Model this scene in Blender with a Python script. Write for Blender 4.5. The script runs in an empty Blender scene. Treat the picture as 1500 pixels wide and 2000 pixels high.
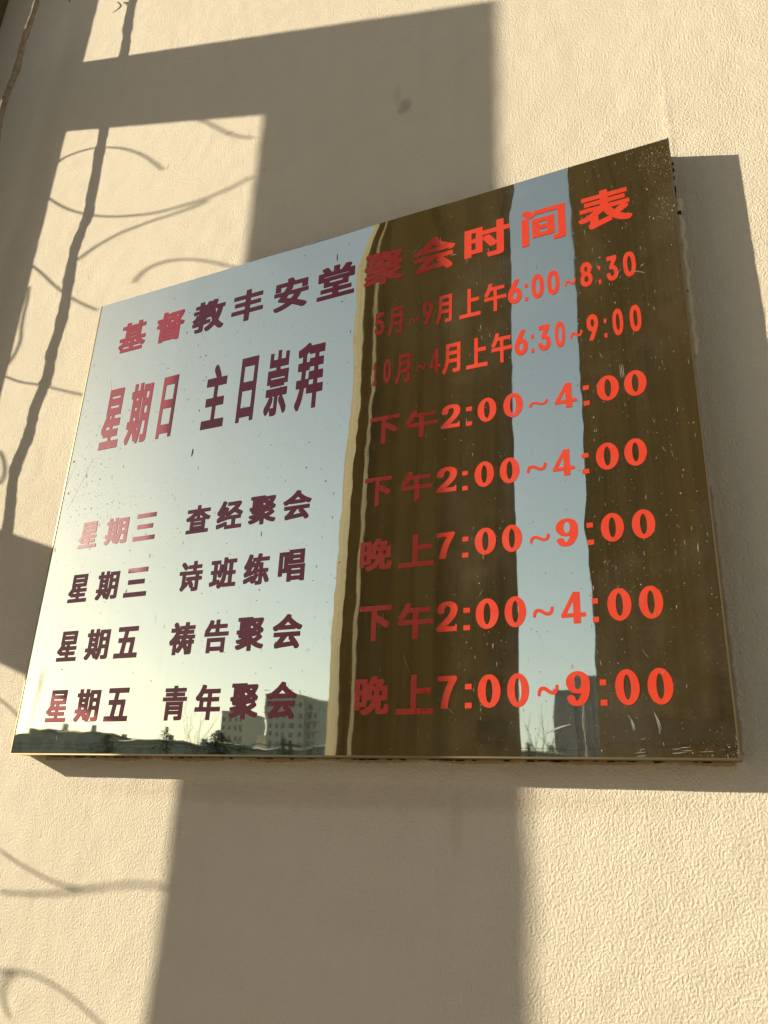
import bpy, math, random, bmesh
import numpy as np
from mathutils import Matrix, Vector

scene = bpy.context.scene
C = scene.collection
D = 1.2            # metres from the lens to the wall; wall plan is measured in units of D
EYE = 1.6          # height of the lens above the ground
A, B = 2.25, 0.775 # sunlight travels A to the right and B down for every 1 towards the wall

# ------------------------------------------------------------------ camera
R_ = (0.90418171, -0.11983575, -0.4099937)
U_ = (0.04143764, -0.93070444, 0.36341735)
N_ = (0.42513335, 0.34558449, 0.83656022)
cam_data = bpy.data.cameras.new('camera')
cam_data.sensor_fit = 'VERTICAL'; cam_data.sensor_height = 24.0; cam_data.sensor_width = 18.0
cam_data.lens = 1547.3755/2000*24.0
cam_data.clip_start = 0.02; cam_data.clip_end = 5000
cam = bpy.data.objects.new('camera', cam_data); C.objects.link(cam)
cols = [Vector((R_[0], N_[0], U_[0])), -Vector((R_[1], N_[1], U_[1])), -Vector((R_[2], N_[2], U_[2]))]
M = Matrix((cols[0], cols[1], cols[2])).transposed().to_4x4()
M.translation = Vector((0, -D, EYE))
cam.matrix_world = M
scene.camera = cam

# ------------------------------------------------------------------ sky, sun, exposure
to_sun = Vector((-A, -1.0, B)).normalized()
SUN_EL = math.asin(to_sun.z); SUN_AZ = math.atan2(to_sun.x, to_sun.y)
world = bpy.data.worlds.new('World'); scene.world = world; world.use_nodes = True
wn = world.node_tree; bg = wn.nodes['Background']
sky = wn.nodes.new('ShaderNodeTexSky'); sky.sky_type = 'NISHITA'; sky.sun_disc = False
sky.sun_elevation = SUN_EL; sky.sun_rotation = SUN_AZ
sky.air_density = 1.0; sky.dust_density = 0.8; sky.ozone_density = 1.0; sky.altitude = 50
gm = wn.nodes.new('ShaderNodeGamma'); gm.inputs[1].default_value = .84          # milky, hazy air: softer and greyer than a clear sky
hs = wn.nodes.new('ShaderNodeHueSaturation'); hs.inputs['Saturation'].default_value = .78
wn.links.new(sky.outputs[0], gm.inputs[0]); wn.links.new(gm.outputs[0], hs.inputs['Color']); wn.links.new(hs.outputs[0], bg.inputs[0]); bg.inputs[1].default_value = 0.095
sd = bpy.data.lights.new('sun', 'SUN'); sd.energy = 4.8; sd.angle = math.radians(0.5); sd.color = (1.0,.905,.715)
sun = bpy.data.objects.new('sun', sd); C.objects.link(sun)
sun.rotation_euler = to_sun.to_track_quat('Z', 'Y').to_euler(); sun.location = (-20, -20, 20)
vs = scene.view_settings
vs.view_transform = 'Standard'; vs.look = 'None'; vs.gamma = 1; vs.use_curve_mapping = False
vs.exposure = 1.05
scene.cycles.max_bounces = 10; scene.cycles.diffuse_bounces = 5; scene.cycles.glossy_bounces = 6
scene.cycles.sample_clamp_indirect = 6

# ------------------------------------------------------------------ helpers
rng = random.Random(7); nrng = np.random.default_rng(11)
def P(X, d, Z): return Vector((X*D, -d*D, EYE + Z*D))
def tag(o, label=None, cat=None, group=None, kind=None):
    if label: o['label'] = label
    if cat: o['category'] = cat
    if group: o['group'] = group
    if kind: o['kind'] = kind
    return o
def thing(name, label, cat, loc, group=None):
    o = bpy.data.objects.new(name, None); C.objects.link(o); o.location = loc; o.empty_display_size = .1
    return tag(o, label, cat, group)
class MB:
    def __init__(s): s.v = []; s.f = []
    def add(s, vs_, fs):
        k = len(s.v); s.v += [tuple(v) for v in vs_]; s.f += [tuple(i+k for i in f) for f in fs]; return s
    def box(s, x0, x1, y0, y1, z0, z1):
        x0, x1 = sorted((x0, x1)); y0, y1 = sorted((y0, y1)); z0, z1 = sorted((z0, z1))
        return s.add([(x, y, z) for z in (z0, z1) for y in (y0, y1) for x in (x0, x1)],
            [(0,2,3,1),(4,5,7,6),(0,1,5,4),(2,6,7,3),(0,4,6,2),(1,3,7,5)])
    def prism(s, prof, z0, z1):      # prof: (x, y) anticlockwise
        n = len(prof)
        return s.add([(x, y, z0) for x, y in prof]+[(x, y, z1) for x, y in prof],
            [tuple(range(n-1, -1, -1)), tuple(range(n, 2*n))]+[(i, (i+1) % n, n+(i+1) % n, n+i) for i in range(n)])
    def tube(s, pts, rad, n=8, caps=True):
        pts = [Vector(p) for p in pts]; k0 = len(s.v); m = len(pts)
        ref = None
        for i, p in enumerate(pts):
            t = (pts[min(i+1, m-1)]-pts[max(i-1, 0)]).normalized()
            if ref is None: ref = t.orthogonal().normalized()
            ref = (ref - t*ref.dot(t)).normalized(); b = t.cross(ref)
            r = rad[i] if hasattr(rad, '__len__') else rad
            for j in range(n):
                a = 2*math.pi*j/n
                s.v.append(tuple(p + ref*(r*math.cos(a)) + b*(r*math.sin(a))))
        for i in range(m-1):
            for j in range(n):
                a = k0+i*n+j; b_ = k0+i*n+(j+1) % n
                s.f.append((a, b_, b_+n, a+n))
        if caps:
            s.f.append(tuple(k0+j for j in range(n-1, -1, -1))); s.f.append(tuple(k0+(m-1)*n+j for j in range(n)))
        return s
    def mesh(s, name, mat, org=(0,0,0), smooth=False):
        me = bpy.data.meshes.new(name); o = Vector(org)
        me.from_pydata([tuple(Vector(v)-o) for v in s.v], [], s.f); me.materials.append(mat)
        if smooth: me.polygons.foreach_set('use_smooth', [True]*len(me.polygons))
        me.update(); return me
    def build(s, name, mat, parent=None, org=None, smooth=False):
        if parent is not None:
            p = parent; q = Vector((0,0,0))
            while p: q = q + Vector(p.location); p = p.parent
            me = s.mesh(name, mat, q, smooth)
            o = bpy.data.objects.new(name, me); o.parent = parent
        else:
            org = org or (0,0,0)
            me = s.mesh(name, mat, org, smooth)
            o = bpy.data.objects.new(name, me); o.location = org
        C.objects.link(o); return o
def smooth_path(pts, k=4):
    pts = [Vector(p) for p in pts]; out = []
    for i in range(len(pts)-1):
        p0 = pts[max(i-1, 0)]; p1 = pts[i]; p2 = pts[i+1]; p3 = pts[min(i+2, len(pts)-1)]
        for j in range(k):
            t = j/k
            out.append(.5*((2*p1)+(p2-p0)*t+(2*p0-5*p1+4*p2-p3)*t*t+(3*p1-p0-3*p2+p3)*t**3))
    out.append(pts[-1]); return out

class Mat:
    def __init__(s, name, rough=.8, metal=0, col=(.5,.5,.5), spec=.5):
        s.m = bpy.data.materials.new(name); s.m.use_nodes = True; s.t = s.m.node_tree; s.b = s.t.nodes['Principled BSDF']
        s.b.inputs['Roughness'].default_value = rough; s.b.inputs['Metallic'].default_value = metal
        s.b.inputs['Base Color'].default_value = (*col, 1); s.b.inputs['Specular IOR Level'].default_value = spec
        s.tc = s.t.nodes.new('ShaderNodeTexCoord').outputs['Object']
    def n(s, typ, **kw):
        x = s.t.nodes.new(typ)
        for k, v in kw.items():
            if hasattr(x, k) and not k.startswith('i_'): setattr(x, k, v)
        return x
    def noise(s, scale, detail=3, rough=.5, vec=None, stretch=None, dist=0):
        v = vec or s.tc
        if stretch:
            mp = s.n('ShaderNodeMapping'); mp.inputs['Scale'].default_value = stretch; s.t.links.new(v, mp.inputs[0]); v = mp.outputs[0]
        x = s.n('ShaderNodeTexNoise'); x.inputs['Scale'].default_value = scale; x.inputs['Detail'].default_value = detail
        x.inputs['Roughness'].default_value = rough; x.inputs['Distortion'].default_value = dist
        s.t.links.new(v, x.inputs['Vector']); return x.outputs[0]
    def ramp(s, fac, stops):
        x = s.n('ShaderNodeValToRGB'); e = x.color_ramp.elements
        while len(e) < len(stops): e.new(.5)
        for q, (p, c) in zip(e, stops):
            q.position = p; q.color = (*c, 1) if hasattr(c, '__len__') else (c, c, c, 1)
        s.t.links.new(fac, x.inputs[0]); return x.outputs[0]
    def mix(s, fac, a, b):
        x = s.n('ShaderNodeMix'); x.data_type = 'RGBA'
        for k, v in ((0, fac), (6, a), (7, b)):
            if hasattr(v, 'is_output'): s.t.links.new(v, x.inputs[k])
            else: x.inputs[k].default_value = v if k == 0 else (*v, 1)
        return x.outputs[2]
    def math(s, op, a, b=0.):
        x = s.n('ShaderNodeMath'); x.operation = op
        for k, v in ((0, a), (1, b)):
            if hasattr(v, 'is_output'): s.t.links.new(v, x.inputs[k])
            else: x.inputs[k].default_value = v
        return x.outputs[0]
    def bump(s, h, dist, strength=1., prev=None):
        x = s.n('ShaderNodeBump'); x.inputs['Distance'].default_value = dist; x.inputs['Strength'].default_value = strength
        s.t.links.new(h, x.inputs['Height'])
        if prev is not None: s.t.links.new(prev, x.inputs['Normal'])
        s.t.links.new(x.outputs[0], s.b.inputs['Normal']); return x.outputs[0]
    def color(s, c): s.t.links.new(c, s.b.inputs['Base Color'])
    def roughness(s, c): s.t.links.new(c, s.b.inputs['Roughness'])

def stucco(name, c0, c1, grain=150, depth=.0007, flecks=True):
    m = Mat(name, .93, 0, c0, .25)
    big = m.noise(1.7, 4, .6); mid = m.noise(14, 4, .6)
    col = m.mix(m.ramp(big, [(.35, 0), (.68, 1)]), c0, c1)
    col = m.mix(m.math('MULTIPLY', m.ramp(mid, [(.4, 0), (.75, 1)]), .35), col, tuple(x*.86 for x in c0))
    if flecks:
        sp = m.ramp(m.noise(55, 2, .4), [(.775, 0), (.79, 1)])
        col = m.mix(m.math('MULTIPLY', sp, .55), col, tuple(x*.35 for x in c0))
    m.color(col)
    g = m.noise(grain, 4, .62, stretch=(1,1,.9)); g2 = m.noise(grain*.3, 2, .5)
    h = m.math('ADD', g, m.math('MULTIPLY', g2, .25))
    m.bump(h, depth)
    return m.m
M_wall = stucco('cream_stucco', (.64,.565,.44), (.60,.525,.40), 285, .0036)
def wall_marks(mat):
    nt = mat.node_tree; b_ = nt.nodes['Principled BSDF']; src = b_.inputs['Base Color'].links[0].from_socket
    m = Mat.__new__(Mat); m.m = mat; m.t = nt; m.b = b_; m.tc = nt.nodes['Texture Coordinate'].outputs['Object']
    sp = m.n('ShaderNodeSeparateXYZ'); nt.links.new(m.tc, sp.inputs[0]); c = src
    for (x, z, rx, rz, col, k) in MARKS:
        u_ = m.math('DIVIDE', m.math('SUBTRACT', sp.outputs[0], x*D), rx*D); w_ = m.math('DIVIDE', m.math('SUBTRACT', sp.outputs[2], EYE+z*D), rz*D)
        r2 = m.math('ADD', m.math('MULTIPLY', u_, u_), m.math('MULTIPLY', w_, w_))
        r2 = m.math('ADD', r2, m.math('MULTIPLY', m.math('SUBTRACT', m.noise(60, 4, .65), .5), 1.6))
        c = m.mix(m.math('MULTIPLY', m.ramp(r2, [(.1, 1), (1., 0)]), k), c, col)
    dr = m.ramp(m.noise(16, 4, .6, stretch=(1,1,.05)), [(.56, 0), (.75, 1)])
    c = m.mix(m.math('MULTIPLY', dr, .10), c, (.34,.27,.19)); m.color(c)
MARKS = [(-.485, 1.254, .018, .022, (.30,.20,.13), .55), (-.50, 1.29, .01, .03, (.34,.25,.17), .25), (-.55, .03, .5, .02, (.42,.31,.2), .35),
    (-.02, .5, .02, .5, (.50,.38,.24), .3), (-1.06, 1.33, .004, .012, (.22,.16,.12), .5), (-.37, .0, .01, .05, (.4,.3,.2), .2), (-.9, 1.36, .02, .006, (.3,.23,.17), .35)]
wall_marks(M_wall)
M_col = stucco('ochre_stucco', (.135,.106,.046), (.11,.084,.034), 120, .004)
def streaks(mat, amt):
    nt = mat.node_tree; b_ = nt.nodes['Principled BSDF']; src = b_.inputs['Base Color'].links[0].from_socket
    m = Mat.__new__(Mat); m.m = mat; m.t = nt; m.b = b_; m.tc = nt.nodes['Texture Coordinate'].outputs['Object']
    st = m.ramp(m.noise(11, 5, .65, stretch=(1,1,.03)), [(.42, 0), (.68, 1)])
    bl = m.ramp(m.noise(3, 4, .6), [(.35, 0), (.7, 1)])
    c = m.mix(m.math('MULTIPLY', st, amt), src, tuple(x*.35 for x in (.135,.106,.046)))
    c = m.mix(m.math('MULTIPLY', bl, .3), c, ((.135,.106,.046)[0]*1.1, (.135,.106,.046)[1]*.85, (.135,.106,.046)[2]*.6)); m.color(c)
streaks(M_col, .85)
def plain(name, c, rough=.8, metal=0, var=.25, sc=3., bump=0, bs=40):
    m = Mat(name, rough, metal, c)
    m.color(m.mix(m.ramp(m.noise(sc, 4, .6), [(.3, 0), (.7, 1)]), c, tuple(x*(1-var) for x in c)))
    if bump: m.bump(m.noise(bs, 4, .6), bump)
    return m.m

# ------------------------------------------------------------------ setting: ground
M_pave = plain('concrete_paving', (.46,.41,.33), .9, 0, .3, .8, .002, 60)
M_earth = plain('dry_ground', (.16,.14,.10), .95, 0, .4, .05)
tag(MB().add([(-1500,-1500,0),(1500,-1500,0),(1500,1500,0),(-1500,1500,0)], [(0,1,2,3)]).build('ground', M_earth), kind='structure')
tag(MB().add([(-14,-14,.004),(14,-14,.004),(14,.5,.004),(-14,.5,.004)], [(0,1,2,3)]).build('pavement', M_pave), kind='structure')

# ------------------------------------------------------------------ the wall
def field(nx, nz, dx, lo, hi, seed):
    """band limited relief: wavelengths lo..hi metres, unit variance"""
    r = np.random.default_rng(seed)
    F = np.fft.rfft2(r.standard_normal((nz, nx)))
    kz = np.fft.fftfreq(nz, dx)[:, None]; kx = np.fft.rfftfreq(nx, dx)[None, :]
    k = np.sqrt(kz**2+kx**2)+1e-9
    w = np.exp(-(lo*k)**2*.8)*(1-np.exp(-(hi*k)**2))
    h = np.fft.irfft2(F*w, s=(nz, nx)); return h/h.std()
WX0, WX1, WZ0, WZ1 = -2.215*D, .25*D, -.42*D, 2.5*D
dx = .005
nx = int((WX1-WX0)/dx)+1; nz = int((WZ1-WZ0)/dx)+1
xs = np.linspace(WX0, WX1, nx); zs = np.linspace(WZ0, WZ1, nz)
H = field(nx, nz, dx, .010, .03, 1)*.00007 + field(nx, nz, dx, .06, .5, 2)*.00022
Xg, Zg = np.meshgrid(xs, zs)
# faint raised seam running up from the sign's upper right corner
seam_x = (-.0315 + .0016*np.sin(Zg*9))*D
H += .0012*np.exp(-((Xg-seam_x)/.005)**2)*((Zg > .93*D) & (Zg < 1.2*D))*np.clip((1.2*D-Zg)/.2, 0, 1)
edge = np.minimum.reduce([Xg-WX0, WX1-Xg, Zg-WZ0, WZ1-Zg]); H *= np.clip(edge/.05, 0, 1)
wall = thing('building_wall', 'cream stucco wall carrying the sign, in low raking sunlight', 'wall', (0, 0, 0))
co = np.empty((nx*nz, 3), np.float32); co[:, 0] = Xg.ravel(); co[:, 1] = -H.ravel(); co[:, 2] = Zg.ravel()+EYE
idx = np.arange(nx*nz, dtype=np.int32).reshape(nz, nx)
q = np.stack([idx[:-1, :-1], idx[:-1, 1:], idx[1:, 1:], idx[1:, :-1]], -1).reshape(-1, 4)
me = bpy.data.meshes.new('stucco_face'); me.vertices.add(nx*nz); me.vertices.foreach_set('co', co.ravel())
me.loops.add(q.size); me.loops.foreach_set('vertex_index', q.ravel())
me.polygons.add(len(q)); me.polygons.foreach_set('loop_start', np.arange(0, q.size, 4, dtype=np.int32))
me.polygons.foreach_set('use_smooth', np.ones(len(q), bool)); me.materials.append(M_wall); me.update(calc_edges=True)
wf = bpy.data.objects.new('stucco_face', me); wf.parent = wall; C.objects.link(wf)
b = MB()
for (x0, x1, z0, z1) in ((-9, WX0, -1.6, 5.4), (WX1, 7, -1.6, 5.4), (WX0, WX1, -1.6, WZ0), (WX0, WX1, WZ1, 5.4)):
    b.add([(x0, 0, z0+EYE), (x1, 0, z0+EYE), (x1, 0, z1+EYE), (x0, 0, z1+EYE)], [(0,1,2,3)])
b.add([(-9,.3,0),(7,.3,0),(7,.3,7),(-9,.3,7),(-9,0,7),(7,0,7),(-9,0,0),(7,0,0)], [(1,0,3,2),(4,5,2,3),(6,4,3,0),(7,1,2,5)])
b.build('wall_body', M_wall, wall)

# ------------------------------------------------------------------ the sign
SX0, SX1, SZ0, SZ1, SD = -1.17494*(1-.037), -.03538*(1-.037), .08007*(1-.037), .98853*(1-.037), .037
mm = Mat('polished_gold_steel', .03, 1, (.73,.72,.55))
sm = m_ = mm
smudge = mm.ramp(mm.noise(5, 5, .65, stretch=(1,1,.6)), [(.45, 0), (.8, 1)])
drip = mm.ramp(mm.noise(30, 3, .6, stretch=(1,1,.06)), [(.62, 0), (.74, 1)])
fine = mm.noise(400, 2, .5)
mm.roughness(mm.math('ADD', mm.math('MULTIPLY', smudge, .03), .012))
mm.color(mm.mix(mm.math('MULTIPLY', drip, .22), (.73,.72,.55), tuple(c*.78 for c in (.73,.72,.55))))
hb = mm.math('ADD', mm.noise(9, 2, .5), mm.math('MULTIPLY', fine, .004)); mm.bump(hb, .0006, .35)
# a film of dust and dried water marks over the steel: rough diffuse where the masks say so
dst = mm.n('ShaderNodeBsdfDiffuse'); dst.inputs[0].default_value = (.55,.50,.42,1)
cloud = mm.ramp(mm.noise(3.2, 6, .7), [(.5, 0), (.85, 1)])
dots = mm.ramp(mm.noise(220, 2, .5), [(.70, 0), (.76, 1)])
sep = mm.n('ShaderNodeSeparateXYZ'); mm.t.links.new(mm.tc, sep.inputs[0])
left = mm.ramp(mm.math('MULTIPLY', sep.outputs[0], -1.0), [(.30, 0), (.66, 1)])
corner = mm.math('MULTIPLY', left, mm.ramp(sep.outputs[2], [(.45, 0), (1.0, 1)]))
f1 = mm.math('ADD', mm.math('MULTIPLY', cloud, .075), mm.math('MULTIPLY', mm.math('MULTIPLY', dots, cloud), .25))
f2 = mm.math('ADD', f1, mm.math('MULTIPLY', corner, .10))
# a run of dried yellow water on the lower left
run_x = mm.math('ADD', mm.math('ADD', sep.outputs[0], .6208), mm.math('MULTIPLY', sep.outputs[2], -.041))
run_w = mm.math('DIVIDE', mm.math('ABSOLUTE', mm.math('ADD', run_x, mm.math('MULTIPLY', mm.math('SUBTRACT', mm.noise(30, 2, .5), .5), .012))), mm.math('ADD', mm.math('MULTIPLY', sep.outputs[2], .055), .001))
stain = mm.math('MULTIPLY', mm.ramp(run_w, [(.55, 1), (1., 0)]), mm.ramp(sep.outputs[2], [(.05, 0), (.075, 1), (.15, 1), (.172, 0)]))
dst.inputs[0].default_value = (.55,.50,.42,1)
dcol = mm.mix(stain, (.55,.50,.42), (.50,.36,.12)); mm.t.links.new(dcol, dst.inputs[0])
f3 = mm.math('ADD', f2, mm.math('MULTIPLY', stain, mm.math('MULTIPLY', mm.noise(40, 3, .6), .8)))
fac = mm.math('ADD', f3, .012)
mx = mm.n('ShaderNodeMixShader'); mm.t.links.new(fac, mx.inputs[0])
mm.t.links.new(mm.b.outputs[0], mx.inputs[1]); mm.t.links.new(dst.outputs[0], mx.inputs[2])
mm.t.links.new(mx.outputs[0], mm.t.nodes['Material Output'].inputs[0])
M_mirror = mm.m
tm = Mat('brushed_gold_steel', .42, 1, (.27,.22,.12)); tm.bump(tm.noise(300, 2, .5, stretch=(.05,1,1)), .0002, .4); M_trim = tm.m

def sheet(x, z):
    """how far the thin steel front stands proud of flat, metres (x, z in units of D on the front)"""
    h = 0.
    for kx, kz, ph, am in ((7.,3.,.4,.00012),(-4.,9.,1.9,.00016),(13.,5.,3.1,.00006),(3.,17.,.7,.00006),(21.,8.,5.,.000025),(9.,-26.,2.2,.00002)):
        h = h + am*np.sin(kx*x+kz*z+ph)
    lip = np.exp(-((SZ1-z)/.045)**2)
    h = h + (.0004+.0007/(1+np.exp((x+.42)/.02)))*lip*np.sin(2*np.pi*(x+.535)/.29)/(1+np.exp(-(x+.85)/.05))
    for gx, gz, s, am in [(-.19,.365,.02,.0002),(-.9,.5,.06,.0003)]:
        h = h + am*np.exp(-(((x-gx)/s)**2+((z-gz)/s)**2))
    return h
sx = (SX0+SX1)/2
sign = thing('schedule_sign', 'gold mirror steel sign with red Chinese service times, fixed to the stucco wall', 'sign', P(sx, 0, SZ0))
n1, n2 = 230, 184
gx = np.linspace(SX0, SX1, n1); gz = np.linspace(SZ0, SZ1, n2)
GX, GZ = np.meshgrid(gx, gz); HH = sheet(GX, GZ)
FR = SD*D + .0022
b = MB(); org = P(sx, 0, SZ0)
b.v = [(x*D, -(FR+h), EYE+z*D) for x, z, h in zip(GX.ravel(), GZ.ravel(), HH.ravel())]
b.f = [(j*n1+i, j*n1+i+1, (j+1)*n1+i+1, (j+1)*n1+i) for j in range(n2-1) for i in range(n1-1)]
b.build('mirror_panel', M_mirror, sign, smooth=True)
x0, x1, z0, z1 = SX0*D, SX1*D, EYE+SZ0*D, EYE+SZ1*D
t = .0015
yb, yf = -.001, -(FR-.0012)
for args in ((x0+.0004, x0+t, yb, yf, z0+t, z1-t), (x1-t, x1-.0004, yb, yf, z0+t, z1-t), (x0, x1, yb, yf, z0+.0004, z0+t), (x0, x1, yb, yf, z1-t, z1-.0004)):
    MB().box(*args).build('side_return', M_trim, sign)
# folded lip round the front
for args in ((x0-.0006, x0+.0018, -(FR-.001), -(FR+.0012), z0, z1), (x1-.0018, x1+.0008, -(FR-.001), -(FR+.0012), z0, z1),
             (x0+.002, x1-.002, -(FR-.001), -(FR+.0012), z0-.0008, z0+.0018)):
    MB().box(*args).build('front_lip', M_trim, sign)

# lettering ---------------------------------------------------------------
rm = Mat('red_vinyl', .30, 0, (.52,.04,.016))
rm.color(rm.mix(rm.math('MULTIPLY', rm.ramp(rm.noise(60, 5, .7), [(.45, 0), (.8, 1)]), .35), (.52,.04,.016), ((.52,.04,.016)[0]*.88, (.52,.04,.016)[1]*1.9, (.52,.04,.016)[2]*2.2)))
rm.bump(rm.noise(120, 3, .6), .0002, .5); rm.roughness(rm.ramp(rm.noise(25, 4, .6), [(.3, .22), (.7, .42)])); M_red = rm.m
def vinyl(name, RED_):
    m = Mat(name, .25, 0, RED_)
    m.color(m.mix(m.math('MULTIPLY', m.ramp(m.noise(60, 5, .7), [(.45, 0), (.8, 1)]), .35), RED_, (RED_[0]*.88, RED_[1]*1.9, RED_[2]*2.2)))
    m.bump(m.noise(120, 3, .6), .0002, .5); return m.m
M_maroon = vinyl('dark_red_vinyl', (.22,.012,.022)); 
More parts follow.
